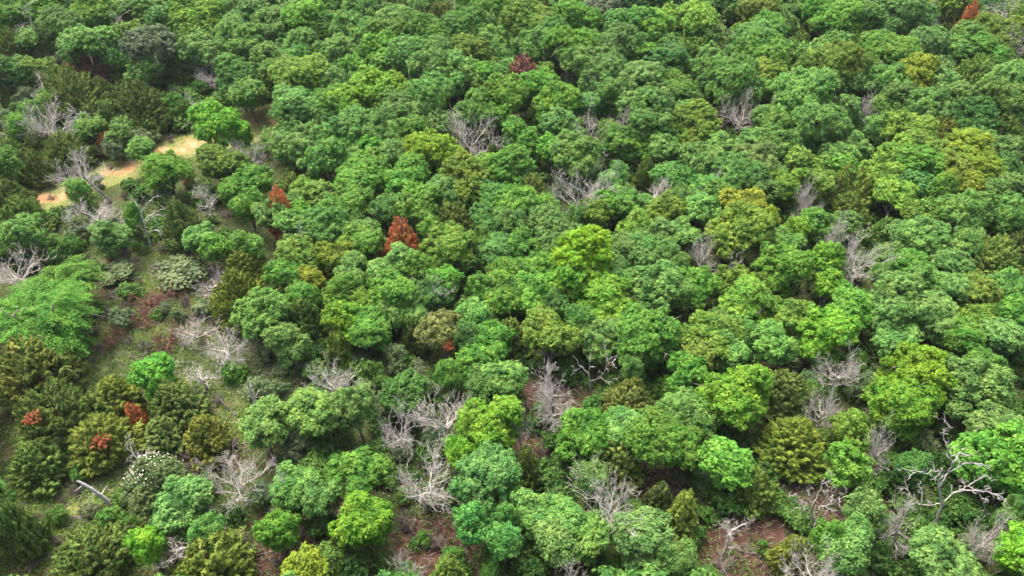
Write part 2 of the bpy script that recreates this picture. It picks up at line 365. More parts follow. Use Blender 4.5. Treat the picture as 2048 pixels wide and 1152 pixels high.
# clearing patches (photo pixels on the ground: centre, radii in metres)
CLEAR = [(300, 720, 7, 4), (380, 730, 6, 4), (450, 745, 5, 3), (200, 960, 6, 5), (120, 1000, 6, 5), (80, 1060, 5, 4), (330, 590, 5, 4), (255, 650, 4, 4), (240, 860, 4, 3), (500, 760, 4, 3), (300, 540, 4, 3), (215, 740, 4, 3), (180, 900, 4, 3), (520, 830, 4, 3), (760, 725, 2, 2)]
CL = [(at(a, b), rx, ry) for a, b, rx, ry in CLEAR]
def grassy(x, y):
    g = np.zeros_like(x)
    for c, rx, ry in CL: g = np.maximum(g, 1-np.sqrt(((x-c[0])/rx)**2+((y-c[1])/ry)**2)*.7)
    return np.clip(g, 0, 1)
OPEN = [(1590, 715, 4), (1100, 800, 4), (1080, 860, 3), (1285, 905, 3.5), (760, 700, 4), (745, 690, 3), (1130, 640, 3), (1165, 280, 5), (1900, 720, 4), (1280, 850, 3), (1490, 1100, 5), (1660, 400, 4), (880, 1080, 4), (560, 1110, 4),
        (1480, 250, 4), (1340, 215, 4), (680, 1000, 3), (420, 880, 5), (520, 760, 6), (1790, 940, 3), (1300, 980, 3), (1640, 1010, 2.5)]
OC = [(at(a, b), r) for a, b, r in OPEN]
def bare_floor(x, y):
    g = np.zeros_like(x)
    for c, r in OC: g = np.maximum(g, 1-np.hypot(x-c[0], y-c[1])/(r*1.25))
    for c, rx, ry in CL: g = np.maximum(g, 1.1-np.sqrt(((x-c[0])/rx)**2+((y-c[1])/ry)**2)*.6)
    return np.clip(g, 0, 1)
def sheet(name, xs, ys, mat):
    X, Y = np.meshgrid(xs, ys); Z = ground_z(X, Y); nx, ny = len(xs), len(ys)
    V = np.stack([X, Y, Z], -1).reshape(-1, 3)
    i = (np.arange(ny-1)[:, None]*nx+np.arange(nx-1)[None]).ravel(); Q = np.stack([i, i+1, i+nx+1, i+nx], 1)
    me = mesh_from(name, V, Q, mat, None, True)
    a = me.attributes.new('grass', 'FLOAT', 'POINT'); a.data.foreach_set('value', (grassy(V[:, 0], V[:, 1])*.45).astype(np.float32))
    a = me.attributes.new('bare', 'FLOAT', 'POINT'); a.data.foreach_set('value', (bare_floor(V[:, 0], V[:, 1])*.5).astype(np.float32))
    return obj(name, me)
def spaced(lo, hi, near0, near1, fine, coarse):
    return np.concatenate([np.arange(lo, near0, coarse), np.arange(near0, near1, fine), np.arange(near1, hi+1, coarse)])
ground = sheet('ground', spaced(-700, 700, -150, 150, 1.5, 25), spaced(-300, 1300, 0, 240, 1.5, 25), M_GROUND); ground['kind'] = 'structure'
TRACK = [(-120, 455), (-20, 425), (60, 402), (130, 388), (205, 358), (270, 335), (335, 305), (400, 288), (470, 262), (540, 236), (620, 214), (710, 184), (790, 165), (860, 150)]
TP = np.array([at(*q)[:2] for q in TRACK]); TW = [3.2, 3.2, 3.2, 3.4, 3.4, 3.5, 3.3, 3.6, 4.8, 5.2, 4.0, 2.8, 2.4, 2.0]
def spline(P, n):
    out = []
    for i in range(len(P)-1):
        p0, p1, p2, p3 = P[max(i-1, 0)], P[i], P[i+1], P[min(i+2, len(P)-1)]
        for t in np.arange(n)/n:
            out.append(.5*((2*p1)+(-p0+p2)*t+(2*p0-5*p1+4*p2-p3)*t*t+(-p0+3*p1-3*p2+p3)*t**3))
    return np.array(out+[P[-1]])
TS = spline(np.hstack([TP, np.array(TW)[:, None]]), 8)
rg = np.random.default_rng(3)
tv, tg = [], []
for i, (x, y, w) in enumerate(TS):
    d = TS[min(i+1, len(TS)-1)][:2]-TS[max(i-1, 0)][:2]; d = d/np.linalg.norm(d); nrm = np.array([-d[1], d[0]])
    j = rg.uniform(-.35, .35, 2)
    for s in np.linspace(-1, 1, 9):
        q = np.array([x, y])+nrm*(s*w+(j[0] if s < 0 else j[1])*abs(s)**4)
        tv.append((q[0], q[1], ground_z(q[0], q[1])+.035)); tg.append(.75*max(0, abs(s+.16*math.sin(i*.9))-.16)+(.16 if i > 58 else .10*abs(math.sin(i*.35)))+(.05 if abs(s) < .12 else 0))
nq = len(TS)-1; i = (np.arange(nq)[:, None]*9+np.arange(8)[None]).ravel()
me = mesh_from('path', np.array(tv), np.stack([i, i+1, i+10, i+9], 1), M_TRACK, None, True)
a = me.attributes.new('grass', 'FLOAT', 'POINT'); a.data.foreach_set('value', np.array(tg, np.float32))
path = obj('path', me); path['kind'] = 'structure'
def track_dist(x, y):
    return np.min(np.hypot(x[:, None]-TS[None, :, 0], y[:, None]-TS[None, :, 1])-TS[None, :, 2], axis=1)

# ---------------------------------------------------------------- every tree and shrub read off the photograph
PAL = {'o': (.080, .196, .025), 'p': (.098, .208, .044), 'k': (.054, .142, .026), 'l': (.112, .250, .021), 'L': (.138, .280, .018),
       'y': (.104, .194, .025), 'Y': (.135, .198, .018), 't': (.074, .205, .040), 'M': (.096, .228, .048), 'f': (.098, .212, .030), 'a': (.095, .135, .066),
       'c': (.118, .182, .038), 'd': (.100, .160, .036), 'C': (.140, .186, .034), 'r': (.40, .145, .050), 'm': (.17, .080, .060),
       'h': (.115, .170, .072), 'b': (.076, .162, .028), 'W': (.060, .110, .030), 'q': (.14, .17, .05)}
KIND = {'o': ('oak', 'oak_tree', 'oak tree'), 'p': ('pale', 'oak_tree', 'oak tree'), 'c': ('cedar', 'cedar_tree', 'cedar'), 'r': ('rust', 'dead_cedar', 'dead cedar'),
        'f': ('feather', 'feathery_tree', 'feathery tree'), 'w': ('bare', 'bare_tree', 'bare tree'), 'n': ('snagtree', 'dead_tree', 'dead tree'),
        'g': ('brush', 'bare_bush', 'bare bush'), 's': ('stub', 'broken_trunk', 'tree trunk'), 'h': ('shrub', 'leafy_shrub', 'shrub')}
for a_, b_ in (('k', 'o'), ('l', 'o'), ('L', 'o'), ('y', 'o'), ('Y', 'o'), ('t', 'o'), ('M', 'o'), ('a', 'o'), ('d', 'c'), ('C', 'c'), ('m', 'r'), ('b', 'h'), ('W', 'o'), ('q', 'o')): KIND[a_] = KIND[b_]
LOOK = {'o': 'mid green oak crown', 'p': 'pale green oak crown', 'k': 'dark green oak crown', 'l': 'bright green oak crown', 'L': 'lime green oak crown', 'y': 'yellowish green oak crown',
        'Y': 'golden green oak crown', 't': 'teal green oak crown', 'M': 'mint green oak crown', 'a': 'ashen green oak crown', 'f': 'light green feathery tree', 'c': 'olive cedar', 'd': 'dark green cedar',
        'C': 'yellow olive cedar', 'r': 'rust orange dead cedar', 'm': 'maroon brown dead cedar', 'h': 'grey green shrub', 'b': 'leafy green shrub', 'w': 'pale twiggy bare tree', 'n': 'bleached crooked dead tree',
        'g': 'low grey tangle of bare twigs', 's': 'broken grey tree trunk', 'W': 'dark blossoming tree', 'q': 'half dead oak'}
GROUP = {'oak_tree': 'oaks of the dense canopy', 'cedar_tree': 'cedars among the oaks', 'dead_cedar': 'dead brown cedars', 'feathery_tree': 'feathery light green trees', 'bare_tree': 'twiggy bare trees',
         'dead_tree': 'bleached dead trees', 'bare_bush': 'bare twig tangles on the forest floor', 'broken_trunk': 'broken tree trunks', 'leafy_shrub': 'shrubs on the forest floor'}
TABLE = """
n 62 52 69 101
p 21 28 52 0
d 24 101 76 97
o 87 10 52 0
d 94 108 45 76
o 122 52 49 0
p 163 21 62 0
n 219 62 49 104
k 184 69 45 0
o 250 21 59 0
o 312 10 49 0
l 410 42 83 0|bright green oak|bright spring green oak crown rising above the far left woods
o 392 83 56 0
a 306 104 76 139|ashen oak|tall ashen grey green oak with drooping crown above the dark cedars
n 358 66 38 59
k 365 28 45 0
p 448 108 59 0
p 500 45 66 0
p 569 28 76 0
p 635 21 52 0
p 549 69 76 0
p 503 94 69 0
p 594 101 66 0
p 462 135 69 0
p 542 139 76 0
p 590 135 59 0
k 479 170 80 0
p 500 194 76 0
p 646 66 52 0
y 675 42 45 0
p 689 80 38 0
o 653 111 52 0
p 681 139 45 0
c 142 101 66 69
m 170 135 73 62
m 203 158 31 35
d 201 174 45 0
c 142 181 101 90
d 278 208 122 146|big dark cedar|largest dark green cedar, a broad cone near the sandy track
d 222 240 73 90
h 49 194 45 0
d 17 184 49 0
n 76 174 42 76
w 99 243 80 59
n 158 250 45 104|leaning bare snag|pale leaning bare snag with few crooked limbs beside the olive cedars
r 23 253 31 31
r 214 285 45 52
h 193 302 28 0
b 21 226 45 0
b 45 274 49 0
b 146 257 35 0
d 128 299 80 80
c 66 330 56 80
o 14 330 52 80
h 285 280 66 52
p 295 309 69 52
f 330 351 90 90
l 417 278 122 94|spreading light green tree|light green spreading tree standing beside the sandy track
w 500 306 66 87
y 436 342 87 49
m 378 363 24 31
o 514 368 69 0
w 146 344 80 66
s 208 366 17 87|broken grey trunk|tall broken grey trunk without limbs in front of the sandy track
C 587 365 52 42
r 556 385 33 38|small orange cedar|small orange brown dead cedar tucked beside a yellow olive cedar
M 587 229 76 97|mint oak|pale mint green oak at the right end of the grassy track
y 597 167 101 49
o 663 226 69 0
p 573 306 73 87
p 635 285 56 0
p 656 330 80 0
p 677 250 52 0
o 688 299 52 0
d 424 210 45 38
d 375 135 59 59
w 413 135 56 49
g 347 174 42 59
n 385 198 31 69
b 368 222 52 0
b 340 215 52 0
d 14 389 80 49
o 153 375 45 0
o 465 380 52 0
w 411 385 45 38
p 240 94 45 0
o 260 115 42 0
k 229 122 42 0
p 722 14 66 0
Y 701 33 45 0
d 784 14 66 0
p 843 14 38 0
p 878 7 45 0
d 888 42 73 76
o 947 17 66 0
o 975 42 66 0
o 1006 21 49 0
d 1076 24 80 62
k 1128 21 45 0
o 1159 7 45 0
a 1201 31 69 49
l 1263 9 52 0
o 1291 24 52 0
p 791 52 83 0
p 725 80 87 0
o 784 90 73 0
p 701 108 69 0
o 847 83 73 0
o 874 108 62 0
o 756 118 69 0
o 711 139 59 0
k 902 87 52 0
y 940 115 66 56
y 975 132 45 59
k 1003 125 42 0
p 861 139 83 0
p 902 146 66 0
p 933 156 59 0
o 774 139 56 0
l 767 181 69 0
l 802 194 62 0
l 711 208 73 0
p 690 181 45 0
y 1058 62 83 0
p 975 69 59 0
p 1013 62 42 0
p 1038 83 56 0
p 1090 101 73 0
y 1121 73 42 0
m 1045 142 62 83|maroon cedar|maroon brown dead cedar standing alone in the far green canopy
o 1166 59 59 0
o 1177 97 62 0
t 1253 66 80 56
o 1274 115 62 52
y 1336 59 59 0
p 1361 35 49 0
p 1340 94 66 0
p 1361 128 52 0
p 1166 149 69 0
p 1204 163 69 0
p 1225 139 66 0
o 1086 149 45 0
o 1090 170 76 0
C 1281 144 42 0
y 1336 163 45 0
p 1284 188 97 0
p 1364 226 45 0
p 874 191 83 0
o 861 222 69 0
y 1003 198 87 0
y 1111 205 80 0
c 1072 226 56 62
o 992 229 56 0
o 937 226 66 0
p 1173 215 49 0
n 1183 243 38 52
p 1131 253 76 0
p 1225 205 66 0
p 1298 243 90 0
w 1258 243 42 38
p 1215 260 45 0
o 1038 278 80 69
w 944 274 94 87|silver twig dome|large silver grey dome of bare twigs above the mid canopy
p 819 240 66 0
p 711 250 80 0
p 770 267 76 0
p 874 257 59 0
L 874 306 101 76|soft lime tree|broad soft lime green tree left of a silver bare dome
p 704 309 52 0
o 756 302 62 0
o 902 347 52 0
c 986 299 31 45
o 1100 288 52 45
n 1149 281 38 38
n 1190 295 59 66
p 1142 309 90 0
o 1041 333 87 0
o 968 333 59 0
o 1249 292 73 0
o 1298 288 66 0
p 1333 299 62 0
c 1291 340 42 69
p 1333 351 59 0
p 1229 354 59 0
w 1308 375 49 45
o 826 344 66 0
o 715 368 76 0
p 694 333 49 0
o 812 378 66 0
y 940 368 101 62
c 1010 358 49 49
C 1058 375 66 42
w 1163 368 104 69|spreading white bare tree|white bare tree with wide spreading limbs above the canopy's red gap
p 1249 382 45 0
o 1027 392 52 0
y 1386 14 52 0
p 1421 24 52 0
y 1511 28 69 0
p 1584 24 66 0
o 1626 31 69 0
o 1681 42 87 0
p 1720 24 45 0
k 1761 14 38 0
p 1806 21 87 0
p 1865 14 42 0
w 1855 38 38 35
c 1924 35 73 52
n 2018 17 56 42
r 1952 7 23 21
k 1987 7 35 0
y 1983 52 62 0
y 2022 59 56 0
y 1393 59 90 0
w 1393 87 42 31
d 1556 45 35 0
c 1466 42 42 0
p 1570 52 52 0
l 1494 66 49 0
p 1445 83 62 0
o 1532 83 80 0
c 1598 83 59 69
p 1664 90 59 0
h 1622 62 38 0
k 1754 62 45 0
y 1709 73 49 0
y 1810 52 52 0
p 1858 83 87 0
p 1931 76 62 0
w 2029 83 49 45
c 2011 115 66 35
p 1417 128 73 66
p 1511 108 90 0
o 1529 128 80 0
p 1584 122 59 0
p 1650 115 62 0
o 1758 104 94 0
y 1824 128 45 0
Y 1820 149 69 56
p 1730 149 56 0
p 1709 170 56 0
y 1615 153 73 0
p 1570 163 45 0
c 1945 153 87 80
p 1872 170 59 0
p 2008 156 90 0
p 2008 205 83 0
p 1476 174 94 0
w 1473 219 76 80|pale forked bare tree|pale forked bare tree with fine twigs in the upper right canopy
p 1598 194 101 0
p 1522 243 66 76
y 1397 260 94 0
p 1379 194 42 0
p 1775 174 62 0
w 1744 212 45 62|grey twiggy tree|small grey twiggy bare tree framed by green oaks, upper right
p 1688 222 76 0
p 1810 208 66 0
o 1789 247 52 0
p 1917 208 69 0
C 1876 271 76 59
k 1917 226 45 0
c 1997 260 76 52
p 2032 240 42 0
p 1643 257 87 0
p 1612 285 59 0
p 1761 264 59 0
p 1570 295 45 0
p 1713 295 62 0
p 1400 330 69 0
p 1442 306 69 0
p 1497 295 69 0
p 1515 337 76 0
p 1463 351 76 0
p 1410 378 66 0
p 1542 347 49 0
w 1417 368 42 31
y 1605 330 59 62
p 1667 319 62 0
o 1688 340 59 0
y 1820 278 87 0
y 1786 312 83 0
y 1851 306 69 0
Y 1924 312 76 0
Y 1952 340 69 0
y 1904 351 69 0
y 1772 354 66 0
Y 1921 375 69 0
t 1827 368 52 0
o 1883 378 52 0
p 2008 316 69 0
p 1956 288 52 0
k 2008 354 62 0
c 1699 375 90 62|square olive cedar|olive cedar with square textured crown beside a dark gap, right
w 1619 392 42 38
d 42 432 90 83
p 42 470 94 69
w 181 432 69 59
w 142 425 42 42
n 240 425 31 52
g 101 390 38 24
g 149 370 35 24
h 194 363 31 0
g 299 328 38 24
g 264 366 35 21
n 295 449 76 125|tall white snag|tall white snag with bent limbs over the clearing's upper edge
d 368 446 80 111
n 413 411 38 69
g 451 429 52 35
p 212 481 76 56
o 274 446 42 69
p 389 488 62 0
h 347 547 111 52
o 441 508 62 0
p 497 495 59 0
o 497 411 59 0
p 542 432 62 0
p 583 404 52 0
p 583 463 76 0
o 597 425 52 0
p 646 404 66 0
p 656 460 73 0
o 670 425 59 0
w 590 481 38 28
y 583 519 80 76
Y 670 515 62 66
Y 618 557 52 0
o 681 585 59 0
C 486 529 73 66
C 476 592 108 132|tall yellow olive cedar|tall yellow olive cedar standing right of the grassy clearing
d 545 595 49 0
d 604 637 80 111|dark cone cedar|dark green conical cedar beside a pale leafy oak
p 535 647 90 80
w 417 571 56 38
g 424 602 42 28
m 299 595 59 31
m 281 630 52 31
m 330 668 73 73|maroon bare bush|low maroon bare bush in the grassy clearing
m 222 672 52 62
m 333 578 52 31
w 389 658 62 59
w 451 686 76 62|white clearing bare tree|white bare tree with tangled limbs at the clearing's right edge
n 399 741 52 76
w 469 713 45 35
b 472 748 42 0
f 128 578 139 90
f 90 640 201 118|great feathery tree|great light green feathery tree at the clearing's left edge
w 21 536 83 76
C 66 734 139 104
o 299 748 69 59
h 229 543 80 42
g 201 554 59 38
g 226 588 59 31
b 111 508 42 0
b 146 495 52 0
b 285 498 31 0
h 156 460 52 0
h 590 727 69 45
w 653 748 80 73
C 670 686 56 62
l 674 644 62 0
h 646 623 42 0
c 340 776 59 35
g 264 526 49 24
g 312 536 52 24
b 264 585 38 0
b 194 623 31 0
b 312 637 28 0
o 715 415 76 0
p 701 446 52 0
p 736 467 56 0
r 805 472 71 104|bright orange cedar|bright orange dead cedar standing among green oaks
o 826 411 73 0
c 906 436 69 62
d 958 455 35 0
y 902 502 97 90|round olive tree|round olive green tree right of the bright orange cedar
o 861 456 45 0
p 1013 449 59 0
o 1031 411 66 0
o 1083 404 52 0
p 1097 432 76 0
y 1194 429 66 0
p 1263 415 69 0
y 1274 446 59 0
p 1156 415 35 0
c 1038 470 52 0
t 992 502 59 59
p 968 477 38 0
c 979 547 35 35
o 1045 498 62 0
p 1111 481 76 0
L 1178 510 90 94|lime oak|vivid lime green oak crown at the middle of the wood
o 1128 529 59 0
o 1079 543 66 0
o 1017 543 59 0
o 999 585 80 0
o 1065 588 73 0
o 965 578 52 0
l 1149 571 90 87
l 1218 602 80 59
k 1163 637 52 0
k 1111 602 45 0
d 1142 668 49 38
p 1229 529 49 0
p 1242 491 52 0
p 1291 498 59 0
p 1329 498 52 0
p 1284 540 69 0
p 1319 561 66 0
p 1253 568 59 0
p 1305 592 90 0
p 1361 519 45 0
p 1364 574 49 0
p 788 533 80 0
o 833 529 66 0
o 802 574 115 87
k 854 588 69 0
p 836 606 62 0
n 871 588 42 45
o 888 554 52 0
c 923 599 45 42
l 701 640 56 69
o 701 578 62 0
y 725 602 45 0
d 826 661 59 83
p 784 620 52 0
q 892 658 90 69|half dead oak|yellowing half dead oak with bare grey limbs and an orange leaf cluster
p 944 630 59 45
o 972 668 62 0
c 1017 665 76 83
y 1097 682 94 90|yellow green oak|bright yellow green oak in front of a dark shaded gap
o 947 717 69 0
o 902 748 59 0
p 1010 752 83 0
p 968 762 59 0
p 1201 675 76 59
n 1190 738 80 87|forked white snag|forked white snag with zigzag limbs over red leaf litter
w 1111 755 69 59
o 1298 668 115 97
y 1361 675 52 0
p 1267 724 52 0
C 1267 765 59 52
h 715 731 80 59
h 833 741 62 56
b 770 765 38 0
M 1400 415 66 62
Y 1487 418 83 45
y 1480 460 111 76|rounded olive oak|rounded olive oak with yellow rim, right half of the wood
Y 1536 439 38 0
w 1622 411 45 56
c 1695 418 90 76
c 1650 449 45 0
l 1595 453 45 0
p 1577 484 56 0
w 1410 488 59 83
n 1449 529 42 69
l 1647 519 69 56
l 1650 578 66 56
w 1654 474 45 35
w 1716 522 80 101|white fan bare tree|white fan shaped bare tree with dense twigs, right half of the wood
c 1765 460 56 49
p 1806 474 56 0
p 1862 481 87 0
p 1924 439 90 0
p 2001 425 69 0
p 2029 439 42 0
p 1890 508 62 0
p 1935 484 52 0
c 1990 519 104 115
d 2039 481 52 69
p 1775 519 52 0
p 1765 547 45 0
h 1782 564 52 0
p 1890 543 73 0
p 1848 568 59 0
p 1907 578 62 0
o 1570 547 87 87
y 1522 564 38 0
y 1466 561 87 0
y 1494 602 97 76
h 1560 616 38 0
y 1588 644 69 69
o 1720 616 90 0
p 1803 630 115 0
p 1862 620 69 0
p 1786 675 69 0
p 1879 640 76 0
l 1671 679 94 73|leafy green maple|bright green leafy tree behind a white twiggy skeleton
w 1681 724 66 80|white twig skeleton|white twiggy skeleton tree standing before a bright green crown
g 1924 710 80 45
p 1480 658 49 0
p 1529 686 73 0
y 1417 682 87 0
y 1393 710 62 0
p 1466 710 66 0
p 1435 644 56 0
p 1994 686 80 87
p 1966 727 52 0
p 1834 727 52 0
L 1827 758 104 0
h 1758 748 45 0
p 1890 727 45 0
o 1383 755 69 0
l 1476 765 69 0
c 1570 762 76 0
h 1622 752 42 0
d 115 825 139 118
x 62 834 38 21
C 229 790 90 62
C 198 870 115 115|rust patched cedar|yellow olive cedar with rust brown dead boughs on its right flank
r 271 832 35 83
x 200 879 45 24
d 347 804 101 83
d 319 867 80 76
C 410 870 90 108
p 528 860 83 104
n 240 905 42 104|bleached snag|thin bleached snag in front of a rust patched cedar
s 300 887 14 38
s 509 804 12 73
W 312 960 111 115|blossoming tree|dark green tree dotted with creamy white blossom
M 368 1009 104 69
M 410 1061 62 59
w 476 964 104 97|white bare tree beside mint oak|white bare tree with thick crooked limbs right of the blossom
s 208 985 17 56
c 73 919 108 90
d 31 1054 76 146
c 177 1103 128 80
l 292 1085 62 76
n 323 1075 90 66
C 420 1130 146 59
C 149 1144 69 38
p 590 978 87 0
o 542 1051 69 0
w 569 974 56 45
p 642 1002 69 0
p 649 828 101 83
b 562 849 42 0
Y 622 1134 73 49|lime sapling|vivid lime green sapling crown at the lower edge
w 455 1071 52 69
g 66 1110 94 62
b 236 1030 69 0
b 347 1058 52 0
b 160 946 42 0
b 240 995 38 0
b 118 1030 42 0
g 434 797 59 52
g 333 1047 49 28
p 718 828 80 104
k 826 790 76 62
w 802 846 76 80
w 895 818 97 66
l 982 846 132 128|big bright oak|big bright green oak directly behind the teal oak
l 920 901 56 66
t 968 967 128 115|teal oak|large teal green oak with dense clustered leaves, lower middle
t 933 1040 80 76
t 1010 1082 56 80
t 1013 1030 52 0
w 843 960 101 97|tangled white bare tree|tangled white bare tree left of the teal oak
h 868 874 59 0
o 718 953 80 0
l 725 1047 108 115|glossy bright oak|glossy bright green oak above the lower edge, left of the teal oak
g 812 1040 62 69
b 840 1085 38 0
o 1159 867 97 83
C 1260 801 104 90|golden olive cedar|golden olive cedar with feathery top, right of a forked white snag
w 1107 790 69 76
w 1045 839 35 69
c 1232 915 101 94
p 1180 946 59 62
w 1218 995 115 128|white lace bare tree|white lacy bare tree below an olive cedar, lower middle
p 1253 853 66 0
o 1322 884 115 90
p 1343 835 62 0
p 1079 1016 83 0
p 1135 1040 97 0
p 1187 1071 97 0
p 1114 1092 90 0
p 1312 1089 125 132
C 1364 1030 69 104
d 1319 974 52 52
d 1058 915 56 66
b 1072 964 38 0
b 1045 985 38 0
h 1104 946 42 0
w 1149 1130 56 45
c 899 1137 66 42
g 1083 898 45 49
b 923 1120 59 0
b 975 1130 52 0
w 802 1134 52 35
g 930 1130 52 31
l 1480 814 118 111|fresh green oak|fresh bright green oak with ragged leafy clusters, lower right
p 1383 839 94 97
C 1588 887 128 125|mustard cedar|large mustard olive cedar in the lower right
c 1570 783 101 62
o 1456 926 73 104
c 1518 974 76 101
y 1709 860 80 66
o 1702 933 76 69
l 1813 811 115 111|light green broad tree|broad light green tree behind the giant dead tree
p 1945 797 111 0
p 1990 853 83 0
o 1959 901 132 90
n 1897 967 201 208|giant dead tree|giant dead tree with long bleached limbs, lower right corner
n 1633 1005 115 97|stubby white snag|stubby white snag with many upright limbs, lower right
w 1768 891 49 62
w 1654 804 56 52
h 1858 884 45 0
p 1723 1016 76 0
p 1713 1058 62 0
o 1667 1071 62 0
p 1695 1103 87 0
C 1591 1099 80 83
w 1626 1130 90 49
n 1466 1054 38 56
w 1973 1064 62 104
w 1827 1033 59 83
p 1886 1120 122 0
l 2025 1099 76 90
p 2029 1023 56 0
b 1938 1019 56 0
p 1362 1110 59 76
k 1834 926 52 0
g 1445 1120 80 42
g 1494 1092 49 31
g 1577 1002 38 35
b 1424 1030 38 0
b 1529 1099 35 0
g 1782 1099 62 38
b 1775 1047 42 0
g 247 502 39 0
g 255 678 48 0
h 245 641 49 0
g 430 542 44 0
g 278 562 30 0
g 369 600 50 0
g 422 644 41 0
g 323 496 38 0
h 452 644 35 0
g 267 485 41 0
h 364 630 34 0
g 194 688 43 0
g 215 629 41 0
g 286 688 46 0
g 189 656 41 0
g 401 539 36 0
h 329 622 28 0
g 407 687 31 0
g 253 607 36 0
g 465 481 41 0
g 183 517 42 0
h 405 621 36 0
g 345 483 41 0
g 370 688 30 0
g 132 923 47 0
g 122 994 40 0
g 429 924 33 0
g 372 930 32 0
h 412 968 48 0
g 422 1017 51 0
g 82 978 31 0
h 252 1069 40 0
g 367 908 39 0
g 94 1015 43 0
g 254 968 46 0
h 185 1017 33 0
g 69 1030 28 0
g 127 890 46 0
g 465 882 46 0
g 145 974 51 0
g 395 946 37 0
g 112 1074 39 0
g 315 1123 33 0
g 162 1010 44 0
g 280 385 42 0
b 375 339 31 0
g 95 352 29 0
g 247 389 29 0
b 265 419 27 0
g 211 400 34 0
g 102 468 42 0
h 326 399 41 0
b 172 305 27 0
g 217 328 27 0
g 589 1066 57 0
b 760 742 62 0
g 873 1078 62 0
g 556 1123 46 0
h 584 894 57 0
h 519 789 61 0
g 543 907 54 0
h 530 709 41 0
b 768 1133 39 0
h 725 777 38 0
h 1040 1050 63 0
b 668 1117 63 0
g 566 1092 38 0
h 489 1088 54 0
h 619 883 33 0
h 569 775 34 0
b 688 875 37 0
g 1044 944 41 0
h 867 774 44 0
h 525 991 55 0
h 900 972 62 0
h 810 899 45 0
h 773 815 62 0
h 789 716 62 0
b 1079 834 59 0
g 712 1125 59 0
g 1477 1013 61 0
b 2038 967 47 0
h 2016 767 53 0
b 1424 743 62 0
b 1661 878 65 0
h 1418 972 47 0
b 1186 809 44 0
b 1329 774 50 0
h 1907 856 51 0
h 1730 769 64 0
b 1791 931 64 0
b 1814 886 51 0
g 1051 1095 44 0
h 1580 716 52 0
b 1411 890 44 0
h 1846 1068 37 0
g 1560 980 49 0
h 1945 1089 53 0
h 1308 1015 42 0
b 1214 1123 62 0
b 1383 1073 56 0
g 1744 822 55 0
b 1638 774 55 0
b 2038 923 51 0
b 65 106 27 0
b 166 277 43 0
h 260 142 40 0
h 305 153 34 0
h 57 243 39 0
g 89 151 40 0
g 336 272 32 0
h 335 139 41 0
h 102 82 38 0
h 291 64 44 0
h 346 95 46 0
b 232 152 40 0
g 22 152 44 0
h 52 150 27 0
h 179 219 27 0
b 400 172 36 0
k 673 10 60 0
k 334 47 61 0
y 1681 135 79 0
k 1331 135 77 0
k 37 143 82 0
p 454 13 76 0
p 1913 104 71 0
y 265 82 60 0
k 1469 20 74 0
k 124 3 70 0
o 1134 52 72 0
o 347 8 67 0
p 286 27 84 0
k 1744 1 68 0
k 929 68 74 0
o 1136 119 81 0
o 1303 66 70 0
o 1973 117 78 0
o 1545 0 63 0
p 190 102 83 0
p 1225 104 81 0
p 817 117 77 0
k 1321 11 82 0
k 1228 4 83 0
p 1876 135 61 0
p 1815 106 58 0
p 455 70 68 0
y 1895 7 60 0
p 286 141 71 0
o 518 3 63 0
y 2048 43 60 0
y 85 147 73 0
k 23 2 67 0
o 0 55 80 0
o 1657 1 78 0
o 613 54 76 0
p 1739 41 72 0
o 1377 103 62 0
p 146 68 77 0
p 406 108 63 0
y 201 44 79 0
y 1994 81 74 0
p 976 101 63 0
o 369 105 62 0
k 978 442 65 0
y 1847 436 62 0
p 629 250 56 0
y 1567 379 74 0
p 1369 472 69 0
o 970 160 64 0
p 890 394 68 0
y 1546 170 71 0
o 747 343 73 0
o 1624 455 69 0
p 1318 474 69 0
p 1767 222 59 0
p 562 269 58 0
o 1842 340 72 0
k 1945 245 66 0
p 800 314 62 0
k 1421 178 65 0
o 1563 258 77 0
y 1795 404 64 0
y 1645 372 71 0
p 2018 389 65 0
p 1007 150 61 0
p 1369 394 57 0
p 1851 218 65 0
p 1679 468 77 0
k 1519 378 65 0
o 1349 190 71 0
o 776 222 56 0
k 1363 366 58 0
o 610 390 63 0
p 1538 295 77 0
p 1977 396 61 0
p 599 274 64 0
o 1226 405 72 0
o 816 281 67 0
p 767 422 60 0
p 660 182 71 0
k 994 394 64 0
y 1338 415 67 0
o 1441 401 67 0
y 1956 648 59 0
k 2021 587 71 0
y 1956 593 70 0
o 712 493 70 0
o 737 650 66 0
o 1394 564 74 0
o 1827 546 74 0
o 565 561 69 0
o 1929 677 58 0
p 698 533 64 0
p 582 689 65 0
k 939 676 61 0
o 2032 640 76 0
o 589 600 63 0
d 73 285 58 0
p 242 267 58 0
h 134 138 58 0
p 70 94 53 0
o 37 245 44 0
o 101 33 58 0
d 134 32 59 0
d 204 199 42 0
d 140 224 46 0
p 60 221 49 0
d 179 230 45 0
h 1 245 55 0
p 182 255 56 0
o 51 17 54 0
h 234 297 57 0
d 20 298 56 0
d 215 2 57 0
o 95 194 44 0
h 211 138 50 0
h 7 269 50 0
"""
ROWS = []
for ln in TABLE.strip().splitlines():
    q = ln.split('|'); s = q[0].split()
    ROWS.append(dict(k=s[0], x=float(s[1]), y=float(s[2]), w=float(s[3]), h=float(s[4]), ref=q[1] if len(q) > 1 else None, label=q[2] if len(q) > 1 else None))

OAKS = sorted((r for r in ROWS if KIND.get(r['k'], ('', '', ''))[1] == 'oak_tree' and not r['ref']), key=lambda r: -r['w'])
for r in OAKS[285:]: r['mass'] = True
DEADS = [r for r in ROWS if r['k'] in 'rmwn' and r['x'] > 500]
def in_front_of_dead(r): return any(0 < r['y']-m['y'] < 105 and abs(r['x']-m['x']) < (r['w']+m['w'])*.6 for m in DEADS)
